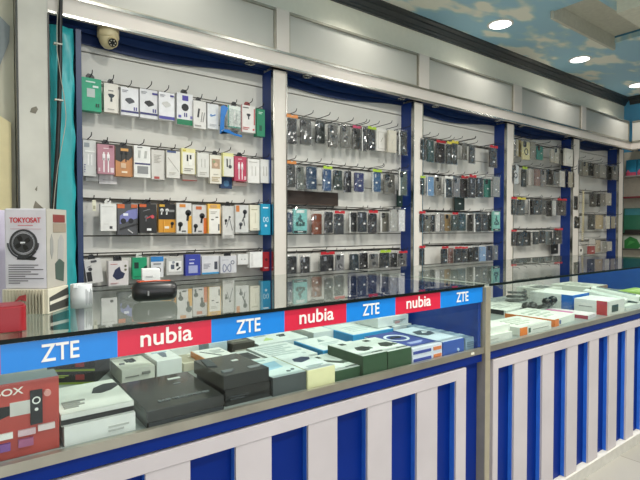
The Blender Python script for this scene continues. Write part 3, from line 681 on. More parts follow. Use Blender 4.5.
D = {}
D[1] = [
 [(286.5,118,297,144,'black','#26272a','p','orange'), (300.5,119,311.5,145,'dark grey','#4a4b49','p',None), (316,121,325,143.5,'blackish green','#1f2826','w',None), (328.5,124.5,338,147.5,'grey speckled','#5d5c57','pd',None), (341,125.5,350.5,148.5,'plain grey','#6b6a64','pd',None), (352.5,128.5,361,149.5,'grey','#605f5b','pd','pink'), (362,127,366.5,151,'black striped','#2e3033','px',None), (367.5,129.5,375.5,150.5,'black','#222326','p','lime'), (376.5,128.5,387,151,'white','#e3e0da','b',None), (388.5,130.5,396.5,152.5,'beige','#c9c3b4','b',None), (399,131,407,155,'dark grey crackled','#3b3a38','px',None)],
 [(287,164,295.5,187.5,'charcoal','#3b3e3d','pd','orange'), (297,166,304,190,'greenish grey','#60665f','p',None), (306.5,166.5,317,189.5,'steel blue','#24415e','w',None), (323,169,331.5,191,'dark blue','#264a74','w','lime'), (333.5,170,342.5,190,'dark green','#24332e','p',None), (344.5,171,351.5,192.5,'black','#20222a','w',None), (354.5,172.5,364,192,'navy','#2a2f5e','w',None), (372.5,172,381,192,'slate blue','#2d5379','wx','lime'), (384,174,395,194,'grey','#6a6963','pd',None), (399,171,407,195.5,'clouded green','#4c574f','px',None)],
 [(287,212,292,232.5,'navy','#203656','w',None), (293.5,209,307,233.5,'teal','#7cc4c0','t',None), (312,213.5,322,234.5,'brown leather','#8a4e36','w',None), (325,211.5,333,233,'black','#232427','p',None), (334.5,213.5,344,234.5,'charcoal','#34363a','p','red'), (349.5,212,357,232,'graphite','#36373a','px',None), (358,211.5,367,232.5,'blackish navy','#20242d','w',None), (368.5,213,377,233.5,'black','#2b2628','r','red'), (380.5,212.5,389,232,'greyish olive','#6c6a5e','px',None), (390.5,209.5,397,231.5,'light grey','#a5a49e','l',None), (399,209.5,405,231.5,'white banded','#dcdcdc','l',None)],
 [(286.5,256,297,278,'black','#26282b','p',None), (301,256,310,278,'black','#2a2b2c','w',None), (320.5,254.5,334,277,'black','#22242a','w','red'), (336,254,344,276,'grey','#77777a','r',None), (350,253.5,359,274,'blackish teal','#1c2a30','w',None), (360,252.5,368,273,'jet black','#191b1f','p',None), (370,253.5,378.5,272,'grey','#6d6c68','pd',None), (380,252.5,390,272,'black','#1f2120','p','lime'), (391,252.5,397.5,271,'black','#232426','w',None), (398.5,253,406.5,270,'grey','#5f5c5c','r','red')],
]
D[2] = [
 [(420,138,426,160,'black','#2a2b29','p',None), (427,140,434,162,'dark green','#24403b','w',None), (436,143,445,163,'brownish black','#36302e','p','red'), (446.5,144,451,164,'charcoal','#35352f','p','yellow'), (451.5,143.5,457.5,164.5,'dark olive','#393830','p','yellow'), (463,142.5,467,160,'grey striped','#7d7b74','l',None), (469.5,146,475,163.5,'dark grey','#3f3f3c','p',None), (489.5,148,497,167.5,'dark brown','#47403c','pd','red')],
 [(420,178,424.5,195,'blackish green','#2d3830','p','lime'), (427,176.5,434,196,'light blue','#6d92b8','wx',None), (435.5,176.5,441.5,195.5,'grey','#8d8c86','r',None), (444.5,178.5,452,197.5,'black','#242626','px','white'), (453.5,177.5,460,197,'grey','#77777a','p',None), (461,178.5,468,198,'blackish brown','#302a2c','p','red'), (469,177.5,475.5,198,'black','#26262b','w','red'), (476.5,177.5,483,197.5,'black','#222325','w',None), (484.5,179,491,197.5,'teal','#2a7a6c','p',None), (493,176.5,500,197,'clear grey','#8b8f8e','l',None)],
 [(419,213.5,424.5,232.5,'dark brown','#3a332f','p','red'), (425,214.5,430.5,232,'olive grey','#68665a','p',None), (431.3,214.5,435,232,'blackish','#33322f','w',None), (436,213.5,440,231.5,'white striped','#c2bfba','l',None), (441,213.5,444.5,231.5,'grey','#7d7b78','l',None), (445.2,214,451,231.5,'gold','#a58a5a','p',None), (452,214.5,457.3,231,'dark green','#2c3a34','w','red'), (458,213.5,466,231,'dark teal','#2c3f3e','r',None), (468,214,473,231.5,'dark grey','#454542','p',None), (474,213.5,481.5,232,'black','#232324','px',None), (482.3,213.5,487.7,231.5,'charcoal','#38383a','p',None), (488.3,214,492,231,'jet black','#17191b','w',None), (493,211.5,500,231,'teal and white','#7fc0b2','t',None)],
 [(419,248,424.5,266,'black','#2a2829','p','red'), (441.5,248.5,447.5,266,'black','#262523','p','red'), (449,247.5,453.5,264,'pinkish brown','#9a736a','w',None), (454.5,248.5,461,264,'black','#252525','pd','red'), (461.7,248.5,467,263,'charcoal','#33322f','p','red'), (468,247.5,473,263,'black','#222322','w',None), (473.5,246.5,478.5,262,'jet black','#191a1a','p',None), (479.5,246.5,486,262,'light blue','#7f9dc0','w',None), (487,245.5,493,261,'bluish grey','#45506a','p',None), (494,245.5,498,260,'grey','#6a7078','l',None)],
]
D[3] = [
 [(513.5,139,516,156,'dark grey','#5a5850','l',None), (516.2,140,518.6,156,'beige','#b8b09a','l',None), (518.9,140,521.5,157,'gold','#b09a5c','l',None), (522.3,141.5,530,160,'cream','#d6cf9c','r',None), (530.5,141.5,535.2,159,'grey','#98968a','l',None), (537,146,543,160,'teal','#3f9a8a','p',None), (550.5,149,554,162.5,'beige','#b3ad9e','l',None), (554.4,148.5,559,163.5,'pale beige','#c4bfae','p',None), (560,149,564.3,165,'whitish grey','#a9a89e','p',None), (565,149,574.3,166,'white','#dcd9cf','b',None)],
 [(512,165,519,184,'white speckled','#c4c8c8','r',None), (522,169,526.5,187,'black','#2a2e2a','p','lime'), (529,168.5,532,185.5,'white','#e0ddd6','l',None), (535,169,540.3,186,'pinkish brown','#84695f','w',None), (541,170,546.3,187,'grey','#7f7c78','p',None), (547,169.5,553.3,185,'dark grey','#504e4a','p',None), (554,172,559.3,185,'grey','#6f6d68','l',None), (560,171,565,187,'white','#d4d0c6','l',None), (565.5,170,568.7,187,'navy','#26305c','w',None), (569.2,172,574.5,187.5,'beige','#b0a894','l',None)],
 [(511,199,516,215,'charcoal','#3a3f3e','p','red'), (517,199.5,525,215.5,'grey','#4d504e','p','yellow'), (529,199.5,533.3,215,'black and white','#2c2d2c','px',None), (534,200,540.2,215,'dark grey','#3d403f','p',None), (540.8,200,546.3,215,'dark grey','#474a49','w',None), (547,200.5,552.3,216.5,'black','#2b2d2e','p',None), (553,200.5,556.2,215.5,'white','#bfc0bd','l',None), (557,200.5,566,215.5,'greyish brown','#4a4645','r','red')],
 [(511,231.5,516,246,'black','#2f2b2c','p','red'), (517,231.5,521.3,246,'black','#2a2d2d','p',None), (522,231.5,531,246,'dark grey','#3b3f3e','p',None), (533.5,231.5,539,244.5,'dark grey','#373b3a','w',None), (540,230.5,545.3,243.5,'black','#26292a','p',None), (546,231,552.3,245,'clear grey','#6f7674','l',None), (554,230,562,244,'charcoal','#3a3c3c','p','red')],
]
D[4] = [
 [(578,160,582.5,175,'grey','#6e6c62','l',None), (583,162,588,175,'beige','#8d8775','p',None), (589,163,594.2,176,'dark grey','#3f3e36','p',None), (595,165,599.6,178,'grey','#716f66','l',None), (600,165,606,178,'light grey','#97958c','w',None), (607.3,166,612,180,'dark grey','#45453f','p',None), (612.7,166,618,180,'grey','#74746e','p',None)],
 [(573.5,196,578,210,'brown','#6b5a44','w',None), (590,194,596.2,207,'dark grey','#45453d','p',None), (596.8,194,600.3,207,'black','#2a2924','w',None), (601,193,605.2,206,'grey','#77746a','l',None), (606,193,611.5,205.5,'whitish','#b3afa2','l',None)],
 [(574,217,580,228.5,'dark brown','#2e2820','p',None), (588.5,214.5,595,230,'dark grey','#363a38','p',None), (596,215,603.3,229,'beige framed','#c2b08c','l',None), (606.5,216,610,229,'white','#d0ccc0','l',None), (611.8,216.5,617,228.5,'beige','#a39a86','l',None)],
 [(588,246,595,254,'red','#a03634','s',None), (590,239,595.3,251,'white','#d3cfc6','s',None), (596,240,600.5,252,'cream','#c9b9a0','s',None), (603,241.5,607.3,252,'grey','#8f8e86','s',None), (607.8,241.5,612,251,'whitish','#bdb9b0','s',None)],
]
for bay in D:
    for row, items in enumerate(D[bay]):
        for k, it in enumerate(items):
            phone(bay, row, *it, k, bay < 3, len(items))
# cases hanging lower, behind their rows
def low_case(bay, row, bb, label, col):
    a, b = P(bb[0], bb[3], Y=3.09), P(bb[2], bb[3], Y=3.09)
    z0, z1 = P(bb[0], bb[3], Y=3.09).z, P(bb[0], bb[1], Y=3.09).z
    t = thing('phone_case', label, 'phone case', ((a.x+b.x)/2, 3.09, z0))
    w = b.x - a.x
    MB().prism(rrect(w, z1-z0, .008, 0, (z1-z0)/2), 0, .012).build('case', M(col, .4), t)
    MB().prism(rrect(w*.2, .012, .002, 0, (z1-z0)*.3), -.001, .0004).build('price_sticker', M('#e8e8e6'), t)
low_case(2, 1, (455, 188, 464.5, 210), 'dark green case hanging lower behind the second row, middle of third bay', '#25302a')
low_case(1, 1, (397.5, 190, 402.5, 207), 'dark green case hanging lowest by blue post, second row of second bay', '#1f3a36')
low_case(3, 3, (552, 238, 558, 254), 'black case hanging lowest below the bottom row, fourth bay', '#191b1e')
# dark brown sheet hung behind the second row of the second bay
a, b = P(286, 190, Y=3.12), P(338, 206, Y=3.12)
t = thing('dark_sheet', 'dark brown sheet hung behind the second row of the second bay', 'sheet', ((a.x+b.x)/2, 3.118, b.z))
MB().box(-(b.x-a.x)/2, (b.x-a.x)/2, 0, .02, 0, a.z-b.z).build('sheet', M('#33261f', .5), t)
MB().box(-(b.x-a.x)/2, (b.x-a.x)/2, -.002, 0, 0, .008).build('edge_strip', M('#4a3a30', .5), t)
# beaded strap hanging in the fifth bay
t = thing('beaded_strap', 'long cream beaded strap hanging through second and third rows, fifth bay', 'strap', (0, 0, 0))
top, bot = P(583, 192, Y=2.96), P(583.5, 240, Y=2.96)
sb = MB()
for k in range(26):
    z = top.z + (bot.z - top.z)*k/25
    sb.lathe([(.0001, z-.009), (.012, z-.005), (.014, z), (.012, z+.005), (.0001, z+.009)], (top.x + .004*math.sin(k*.6), 2.96, 0), 8)
sb.build('beads', M('#c9c09c', .35), t, smooth=True)
MB().tube([(top.x+.03, 2.965, top.z+.01), (top.x+.032, 2.965, (top.z+bot.z)/2), (top.x+.028, 2.965, bot.z+.1)], .009, 8).build('cord', M('#b3a888', .5), t, smooth=True)
MB().tube([(top.x, 2.96, top.z), (top.x+.015, 2.97, top.z+.025), (top.x+.03, 2.965, top.z+.01)], .005, 6).build('loop', M('#8a7d60', .4), t)
hook(4, 1, top.x + .015, top.z + .015)
# white camera-shaped pack on the bottom row of the fifth bay
c = P(580, 250, Y=3.02)
t = thing('webcam_pack', 'white tilted pack with dark round lens, left end of bottom row, fifth bay', 'packet', (c.x, 3.02, c.z - .06))
o = MB().prism(rrect(.12, .1, .02, 0, .05), 0, .03).build('pack', M('#dcd9d0', .4), t); o.rotation_euler = (0, .5, 0)
o2 = MB().cyl((-.005, -.004, .06), .018, .006, 'y', 16).build('lens', M('#2c2a2a', .2), o)
hook(4, 3, c.x, c.z + .06)

# ------------------------------------------------------------------ rails with hooks
HOOKS[(2, 0)] += [(P(480, 150, Y=3.14).x, 2.10, 2.93), (P(486, 152, Y=3.14).x, 2.10, 2.93), (P(459, 142, Y=3.14).x, 2.11, 2.93)]
HOOKS[(2, 3)] += [(P(428, 250, Y=3.14).x, 1.045, 2.95), (P(435, 250, Y=3.14).x, 1.045, 2.95)]
HOOKS[(1, 3)] += [(P(313, 255, Y=3.14).x, 1.045, 2.95)]
HOOKS[(1, 1)] += [(P(369, 172, Y=3.14).x, 1.745, 2.95)]
for (bay, row), hs in sorted(HOOKS.items()):
    a, b = BAYS[bay]
    zr = sum(h[1] for h in hs)/len(hs); t = thing('display_rail', f'thin dark rail with hooks carrying the {ROWN[row]} row of the {BAYN[bay]} bay', 'rail', ((a+b)/2, YW, zr), 0, 'hook rails on the slat wall')
    xc = (a+b)/2; w = (b-a)/2 - .02
    MB().box(-w, w, -.012, -.0005, -.006, .006).build('bar', M('#4c4943', .4, .5), t)
    for x, z, y1 in hs:
        x = min(max(x, a + .025), b - .025)
        dz = z - zr
        p = [(x-xc, -.006, 0 if abs(dz) < .03 else dz*.6), (x-xc, -.012, dz), (x-xc, y1 - YW + .03, dz + .003), (x-xc, y1 - YW + .012, dz + .008), (x-xc, y1 - YW + .004, dz + .024)]
        MB().tube(p, .0028, 6).build('hook', HOOK, t, smooth=True)
# ------------------------------------------------------------------ corner shelves on the right wall
t = thing('corner_shelf_unit', 'pale shelf unit with red edged shelf round the corner on right wall', 'shelf', (8.02, 1.6, 0))
MB().box(.10, .128, -.9, 1.53, 0, FZ0).build('back_board', M('#c9c4b4', .5), t)
for z, c, nm in ((2.0, '#8d8a84', 'shelf'), (1.69, '#7c2f38', 'red_edged_shelf'), (1.15, '#2a2623', 'shelf'), (.92, '#4a4a46', 'shelf')):
    MB().box(-.1, .1, -.9, 1.5, z - .02, z).build('shelf', M(c, .4), t)
for k, y in enumerate((2.985, 2.835)):
    q = thing('blue_carton', ('blue carton with pink foot on the highest corner shelf, nearest the post', 'blue carton with pink foot on the highest corner shelf, beside its twin')[k], 'carton', (8.0, y, 2.0), -PI/2, 'blue cartons on the corner shelf')
    MB().box(-.07, .07, 0, .08, 0, .24).build('box', M('#2a84a8', .4), q, bevel=.002)
    decal(q, ('band', '#c04a68', .02, .02, .98, .22), .14, .24, .08); decal(q, ('poly', '#d0647a', [(.02,.22),(.4,.22),(.2,.4)]), .14, .24, .08, 1)
    decal(q, ('L:band', '#b0455f', .02, .02, .98, .2), .14, .24, .08)
q = thing('green_pack', 'large dark green pack standing on the shelf below red edge', 'packet', (7.98, 2.87, 1.15+.0), -PI/2)
MB().box(-.2, .17, 0, .06, 0, .37).build('box', M('#2f6a52', .4), q, bevel=.002)
decal(q, ('band', '#3c7d86', 0, .72, 1, .98), .37, .37, .06); decal(q, ('band', '#2a2422', 0, 0, 1, .14), .37, .37, .06)
q = thing('leaf_print_pack', 'green and white leaf print pack on the lower corner shelf', 'packet', (7.98, 2.87, .92), -PI/2)
MB().box(-.2, .17, 0, .06, 0, .2).build('box', M('#c2cbbd', .4), q, bevel=.002)
decal(q, ('poly', '#2f7a3c', [(0,0),(.0,.6),(.2,.9),(.45,.7),(.6,.2),(.5,0)]), .37, .2, .06); decal(q, ('poly', '#4a9a50', [(.1,.2),(.2,.6),(.4,.5)]), .37, .2, .06, 1)

# ------------------------------------------------------------------ display counters
CT = 1.0; GY = 1.09; BY = 1.88; SH = .752
PANEL = M('#03287c', .4, var=.05, scale=3, spec=.15); ENDP = M('#153f94', .3); SLATW = M('#beb7b9', .4, var=.05, scale=6, spec=.3); SLATB = M('#2f6cd2', .4, spec=.3); SHELFM = M('#8f9593', .35)
def counter(label, X0, X1, slats, frame_x, sign=False):
    t = thing('display_counter', label, 'counter', (0, 0, 0), 0, 'glass display counters')
    MB().box(X0, X1 + .004, GY - .004, BY, CT - .01, CT).build('glass_top', GLASS, t)
    MB().box(X0, X1, GY - .0055, GY - .0042, CT - .009, CT).build('glass_edge', GLASS_EDGE, t)
    MB().box(X0 + .01, X1 - .002, GY, GY + .005, SH, CT - .0105).build('glass_front', GLASS1, t)
    MB().box(X0, X1, GY + .006, BY - .01, SH - .012, SH).build('shelf', SHELFM, t)
    MB().box(X0, X1, GY - .008, GY + .006, SH - .014, SH + .008).build('metal_rail', STEEL, t)
    MB().box(X0 + .002, X1 - .002, GY + .024, GY + .04, .0, SH - .016).build('front_panel', PANEL, t)
    MB().box(X0 + .002, X1 - .002, GY + .002, GY + .0235, .705, SH - .016).build('top_band', PANEL, t)
    MB().box(X1 - .02, X1 - .002, GY + .008, BY - .012, SH + .001, CT - .012).build('end_panel', ENDP, t)
    MB().box(X0 + .002, X0 + .02, GY + .041, BY - .012, 0, SH - .014).build('side_board', PANEL, t)
    MB().box(X1 - .02, X1 - .002, GY + .041, BY - .012, 0, SH - .014).build('side_board', PANEL, t)
    MB().box(X0 + .002, X1 - .002, GY - .012, GY + .0235, 0, .055).build('kick_board', M('#c4c1b8', .5, var=.08), t)
    (fx0, fx1, sw) = frame_x
    fr = MB().box(fx0, fx1, GY - .004, GY + .0235, .662, .7)
    if sw > 0: fr.box(fx1 - sw, fx1, GY - .004, GY + .0235, .056, .662)
    else: fr.box(fx0, fx0 - sw, GY - .004, GY + .0235, .056, .662)
    fr.build('white_frame', SLATW, t)
    if sw > 0: MB().box(fx1 - sw - .0008, fx1 + .0006, GY + .003, GY + .0236, .056, .66).build('blue_backing', SLATB, t)
    for a, b in slats:
        s = MB().box(a + .001, b - .001, GY - .003, GY + .006, .056, .661).build('slat', SLATW, t)
        MB().box(a, b, GY + .006, GY + .0235, .056, .661).build('blue_backing', SLATB, s)
    return t
ls = [(1.2675 - .2235*k - .053, 1.2675 - .2235*k + .053) for k in range(0, 10)]
L = counter('left glass display counter with blue and white slatted front and red-blue sign strip', -1.1, 1.585, ls, (-1.1, 1.479, .058), True)
rs = [(1.848 + .2185*k - .051, 1.848 + .2185*k + .051) for k in range(0, 10)]
R_ = counter('right glass display counter with blue and white slatted front and no sign strip', 1.617, 4.02, rs, (1.649, 4.0, -.034))
MB().box(1.5855, 1.6165, GY - .012, GY + .03, 0, CT - .011).build('corner_post', M('#b5ad97', .35, .5), L)
MB().box(.0, .02, 0, .001, 0, .008).build('rail_sticker', M('#d9d6c4', .5), L, loc=(1.5, GY - .0095, SH - .008))
# sign panels on the left counter's glass
SX = [(-.376, -.161), (-.161, .054), (.054, .265), (.265, .481), (.481, .691), (.691, .907), (.907, 1.112), (1.112, 1.333), (1.333, 1.578)]
RED = M('#cf2140', .35, var=.02); AZ = M('#0f7fd6', .35, var=.02)
for k, (a, b) in enumerate(SX):
    blue = k % 2 == 0
    sg = MB().box(-(b-a)/2, (b-a)/2, 0, .0015, -.03, .03).build('blue_sign_panel' if blue else 'red_sign_panel', AZ if blue else RED, L, loc=((a+b)/2, GY - .002, .9635))
    if blue: text_mesh('lettering', 'ZTE', WHITE, .069, .035, sg, (-.004 if k != 8 else 0, -.0006, 0))
    else: text_mesh('lettering', 'nubia', WHITE, .12, .038, sg, (.0, -.0006, .003))

# ------------------------------------------------------------------ goods inside the counters
def shelf_box(name, label, bl, br, ytop, depth, col, decals=(), base=SH, ymin=1.103, cat='box', group=None, pick=None, **k):
    """front bottom edge from bl to br (on plane z=base), top front edge height at bl"""
    A = P(*bl, Z=base); y = max(A.y, ymin)
    x0 = P(*bl, Y=y).x; x1 = P(br[0], br[1], Y=y).x
    zt = P(bl[0], ytop, Y=y).z
    return carton(name, label, cat, ((x0+x1)/2, y, base), x1-x0, max(.008, zt-base), depth, col, decals, 0, group or 'boxes inside the left counter', **k), zt
GL = 'boxes inside the left counter'; GR = 'boxes inside the right counter'
def wbox(label, x0, x1, y, d, z, h, col, decals=(), rz=0, group=GL, name='product_box', **k):
    return carton(name, label, 'box', ((x0+x1)/2, y, z), x1-x0, h, d, col, decals, rz, group, **k)
# red media player box, upright against the glass
t = wbox('red upright box with black player and remote pictures, far left of left counter', -.06, .157, 1.125, .06, SH, .152, '#b5473f',
  [('poly', '#1d1d20', [(.0,.44),(.42,.5),(.68,.62),(.62,.7),(.3,.72),(0,.66)]), ('r', '#c9c4c0', .6, .56, .76, .74), ('r', '#26262a', .76, .4, .86, .86), ('o', '#e8e6e2', .81, .72, .035, .012), ('c', '#e8e6e2', .81, .6, .015),
   ('r', '#eeeae6', .28, .28, .62, .36), ('r', '#d8b8c0', .66, .28, .8, .36), ('r', '#e6d5d5', .82, .3, .96, .38), ('r', '#7a5ca0', .3, .12, .42, .22), ('r', '#7a4c90', .48, .13, .6, .23), ('r', '#a05a80', .66, .14, .78, .24), ('c', '#d89a94', .9, .8, .03)], top='#7f8a8e', name='media_box')
text_mesh('box_word', 'BOX', M('#efe6e0', .5), .05, .014, t, (.02, -.0016, .135))
# white router boxes
wbox('plain white flat box at the glass, under the white router box', .165, .31, 1.12, .17, SH, .042, '#e3e2df', [('txt', '#b9b8b4', .6, .2, .9, .6, 2)])
wbox('white flat box with black oval router picture and black front edge', .16, .308, 1.125, .2, SH + .0425, .024, '#dfded9',
  [('band', '#1c1c1e', 0, .1, 1, .55), ('T:poly', '#33343a', [(.55,.55),(.62,.72),(.8,.82),(.98,.8),(.99,.68),(.85,.56),(.68,.5)]), ('T:txt', '#9a9a96', .08, .15, .4, .4, 4)], rz=.0)
# black and yellow stack, corner turned to the glass
c = P(94, 389, Z=SH)
for k, lb in enumerate(('lower black and yellow box of the stack behind the red box', 'upper black and yellow box of the stack behind the red box')):
    q = carton('headset_box', lb, 'box', (c.x - .045, c.y + .085, SH + k*.0385), .135, .038, .13, '#1f201e',
      [('band', '#8aa02c', 0, .0, 1, .16), ('txt', '#a9c23c', .1, .5, .45, .75, 2), ('r', '#a03a38', .6, .35, .78, .75), ('T:txt', '#7d8c38', .1, .3, .6, .7, 3), ('T:txt', '#d8d8d4', .5, .1, .9, .25, 1), ('L:txt', '#8aa02c', .1, .3, .8, .6, 2), ('L:band', '#8aa02c', 0, 0, 1, .14)], -.55, GL)
wbox('grey-blue flat box lying on the red box pile, far left', -.05, .13, 1.2, .2, SH, .1, '#7c8a8c', [('T:poly', '#4a6a70', [(.3,.3),(.8,.35),(.7,.7),(.25,.65)])])
# white boxes row behind the headphone box
sb1, z1 = shelf_box('cup_box', 'white box with black cup picture, behind the white router box', (122, 385), (155, 379), 370.5, .14, '#e2ded4',
   [('T:r', '#2e3033', .35, .55, .42, .82), ('T:r', '#4a4c50', .44, .5, .56, .8), ('T:r', '#2e3033', .58, .55, .64, .82), ('T:txt', '#55565a', .1, .4, .25, .55, 1), ('txt', '#8d8b85', .1, .4, .5, .55, 1), ('r', '#8b8984', .6, .5, .85, .68)])
shelf_box('torch_box', 'white box with small grey torch picture, right of the cup box', (157, 379), (182, 374), 361.5, .13, '#e8e7e6',
   [('T:poly', '#6d7684', [(.4,.3),(.55,.28),(.7,.65),(.6,.75),(.4,.7)]), ('T:txt', '#b5c4d4', .2, .7, .8, .85, 1)])
shelf_box('beige_box', 'low beige printed box between white torch box and orange sided box', (184, 372), (205, 368), 364, .14, '#cfc6b4', [('T:txt', '#a8a08c', .1, .1, .9, .9, 8)])
shelf_box('orange_box', 'white topped box with orange sides behind the black stack', (210, 376), (240, 370), 362, .16, '#d88a48',
   [('T:r', '#e6e4e0', .03, .03, .97, .97), ('T:line', '#3f4248', .2, .8, .6, .3, .06), ('T:txt', '#b0b0b0', .5, .5, .9, .8, 3)])
# headphone box
BLK = '#26282a'
t, z = shelf_box('headphone_box', 'large glossy black headphone box at the glass, left of the black stack', (147, 429), (224, 410.5), 412, .25, BLK,
   [('T:txt', '#8a8c8c', .62, .62, .72, .66, 1), ('T:r', '#d8d8d4', .62, .8, .8, .84), ('r', '#33363a', .02, .05, .98, .3)], rough=.22, coat=.6)
text_mesh('box_word', 'BASS HEADPHONES', M('#7d8082', .4), .13, .011, t, (.012, .05, z - SH + .0014), 'top')
# black stack of two
t, z = shelf_box('gadget_box', 'lower black box of the two-box stack at the glass', (225.5, 407), (271, 397), 390.5, .19, '#222426', [('txt', '#3c3f42', .1, .3, .5, .6, 2)], rough=.25, coat=.5)
x0 = t.location.x; ww = .14
t2 = carton('gadget_box', 'upper black box of the two-box stack, grey print on lid', 'box', (x0 - .004, t.location.y + .002, z + .0006), P(271, 397, Y=t.location.y).x - P(225.5, 407, Y=t.location.y).x, .036, .19, '#2b2d2f',
   [('T:r', '#d9d9d6', .62, .6, .76, .66), ('T:txt', '#8d9092', .66, .12, .98, .22, 2), ('T:poly', '#4a4e52', [(.02,.55),(.2,.5),(.28,.85),(.12,.95)]), ('T:txt', '#7a7d80', .1, .14, .35, .24, 2)], .02, GL, rough=.25, coat=.5)
# front row to the right
shelf_box('earbuds_box', 'dark grey fronted box with pale blue printed lid, right of black stack', (273, 397), (307, 389.5), 378.5, .19, '#4c5254',
   [('T:r', '#cdd9da', .01, .01, .99, .99), ('T:poly', '#9cc2d8', [(.2,.35),(.7,.4),(.8,.75),(.3,.7)]), ('T:c', '#5a6468', .62, .16, .06), ('T:c', '#5a6468', .78, .2, .05), ('T:txt', '#a8b8ba', .1, .82, .6, .92, 1)])
shelf_box('shaver_box', 'white box with cream front and dark blue gadget picture on lid', (307.5, 389.5), (335, 382.5), 371, .19, '#e9e2b4',
   [('T:r', '#d6dcdd', .01, .01, .99, .99), ('T:poly', '#39425c', [(.2,.52),(.35,.42),(.75,.5),(.88,.62),(.7,.7),(.3,.66)]), ('T:txt', '#9fabad', .2, .1, .8, .2, 2)])
GRN = '#2f4f36'
def green(label, bl, br, yt, extra, base=SH):
    return shelf_box('watch_box', label, bl, br, yt, .18, GRN, [('T:r', '#dbe0dc', .01, .01, .99, .99), ('T:r', '#3c423e', .28, .78, .5, .9), ('T:txt', '#6a746c', .5, .06, .95, .12, 1), ('T:r', '#5a665c', .75, .3, .9, .42)] + extra, base)
green('low green sided box with dark strap picture, left of three green boxes', (335.5, 382), (362, 376.5), 371.5, [('T:poly', '#4a504c', [(.3,.55),(.38,.62),(.75,.38),(.7,.28)])])
green('tall green sided box with dark oval gadget picture, middle of three green boxes', (363, 377.5), (387, 371.5), 356.5, [('T:poly', '#333a36', [(.3,.35),(.42,.5),(.72,.5),(.85,.38),(.7,.26),(.45,.24)])])
green('tall green sided box next to the blue and white boxes, right of three', (388, 371.5), (411.5, 365.5), 352, [('T:poly', '#333a36', [(.3,.38),(.45,.55),(.75,.52),(.82,.38),(.65,.28),(.42,.28)])])
t, z = shelf_box('router_box', 'lower blue and white box of the two at the glass, orange mark', (412.5, 365.5), (442, 358), 357.5, .2, '#d9dcea',
   [('r', '#3b4a9c', .03, .3, .62, .7), ('r', '#d67a4a', .7, .3, .97, .75), ('band', '#39479a', 0, .0, 1, .08)])
bx = t.location
w_ = P(442, 358, Y=bx.y).x - P(412.5, 365.5, Y=bx.y).x
carton('router_box', 'upper blue and white box with large ring picture on blue lid', 'box', (bx.x - .001, bx.y, z + .0005), w_, z - SH, .24, '#d9dcea',
   [('r', '#3b4a9c', .03, .3, .62, .7), ('r', '#d67a4a', .7, .3, .97, .75), ('T:r', '#3d4c92', .01, .05, .99, .99), ('T:band', '#dfe3ee', .0, .0, 1, .1), ('T:o', '#dde4ee', .5, .62, .32, .07), ('T:poly', '#2a3440', [(.3,.62),(.45,.72),(.7,.66),(.6,.58)]), ('T:txt', '#a9b4d8', .3, .2, .8, .3, 2)], 0, GL)
shelf_box('camera_box', 'blue fronted box with white lid and dark oval picture, right of router boxes', (443, 357.5), (464, 351.5), 342.5, .25, '#3457a8',
   [('T:r', '#c9d6e2', .01, .01, .99, .99), ('T:poly', '#4c5660', [(.15,.55),(.3,.72),(.7,.74),(.9,.6),(.75,.45),(.35,.42)]), ('T:poly', '#dfe6ea', [(.45,.58),(.6,.66),(.75,.6),(.6,.56)]), ('c', '#a8bede', .7, .3, .05)])
shelf_box('blue_grey_box', 'pale blue-grey low box at the right end of the left counter', (465.5, 350.5), (481, 346.5), 338.5, .3, '#8fa6ba', [('T:txt', '#b5c8d8', .1, .1, .9, .9, 5), ('txt', '#6f8698', .1, .2, .8, .7, 3)])
# back rows
def back(label, x0, x1, y, d, h, col, dec=(), z=SH, rz=0, name='product_box'):
    return wbox(label, x0, x1, y, d, z, h, col, dec, rz, GL, name)
WT = '#dfe3e3'
back('white box with blue sides, behind the low green sided box', .98, 1.13, 1.3, .18, .042, '#3f9ad2', [('T:r', WT, .03, .02, .99, .98), ('T:txt', '#b5c0c2', .3, .2, .9, .5, 3), ('T:poly', '#8a9a9c', [(.4,.6),(.6,.6),(.55,.8)])], name='phone_box')
back('white box with blue sides, behind the tall middle green sided box', 1.2, 1.42, 1.4, .2, .048, '#3f9fda', [('T:r', WT, .03, .02, .99, .98), ('T:txt', '#c0cacc', .2, .2, .8, .7, 4)], name='phone_box')
back('flat white box with faint print, behind the dark grey fronted box', .80, .965, 1.31, .2, .036, '#d9dddd', [('T:txt', '#b3bcbe', .1, .1, .9, .9, 7)])
back('white box with small pale print, behind flat faint print box', .86, 1.08, 1.53, .2, .036, WT, [('T:txt', '#9aa5a8', .2, .5, .5, .8, 2), ('T:poly', '#b9cc8a', [(.2,.2),(.4,.2),(.35,.4)]), ('T:txt', '#3c4246', .6, .3, .75, .5, 2)])
back('dark brown printed box far behind the dark grey fronted box', .76, .85, 1.54, .16, .05, '#4a4540', [('T:txt', '#8f8a80', .1, .1, .9, .6, 3), ('txt', '#b9b4a8', .1, .3, .6, .6, 1)])
back('black and white flat box near the dark brown box, left counter', .70, .785, 1.32, .17, .036, '#c9cccb', [('T:r', '#3a3c3e', .4, .3, .9, .8)])
back('long white box leaning over flat boxes, second row of left counter', 1.10, 1.2, 1.52, .28, .05, '#e6e8e6', [('T:txt', '#c2c8c8', .2, .2, .8, .8, 4)])
back('white box with dark gadget picture, far back of left counter', 1.24, 1.45, 1.64, .2, .048, WT, [('T:poly', '#5a6266', [(.4,.4),(.7,.45),(.65,.65),(.35,.6)])])
back('white box with lime corner print, back of the left counter', 1.44, 1.68 - .13, 1.42, .2, .05, WT, [('T:poly', '#b5d84a', [(.1,.6),(.4,.65),(.35,.85),(.08,.8)]), ('T:line', '#4a4f9a', .5, .3, .95, .5, .05)])
back('tall white box on top of the back row near the right end', 1.36, 1.54, 1.43, .14, .04, '#e4e7e6', [('txt', '#8f9696', .5, .3, .9, .6, 2), ('r', '#c9a0a0', .55, .2, .7, .45)], z=SH + .051)
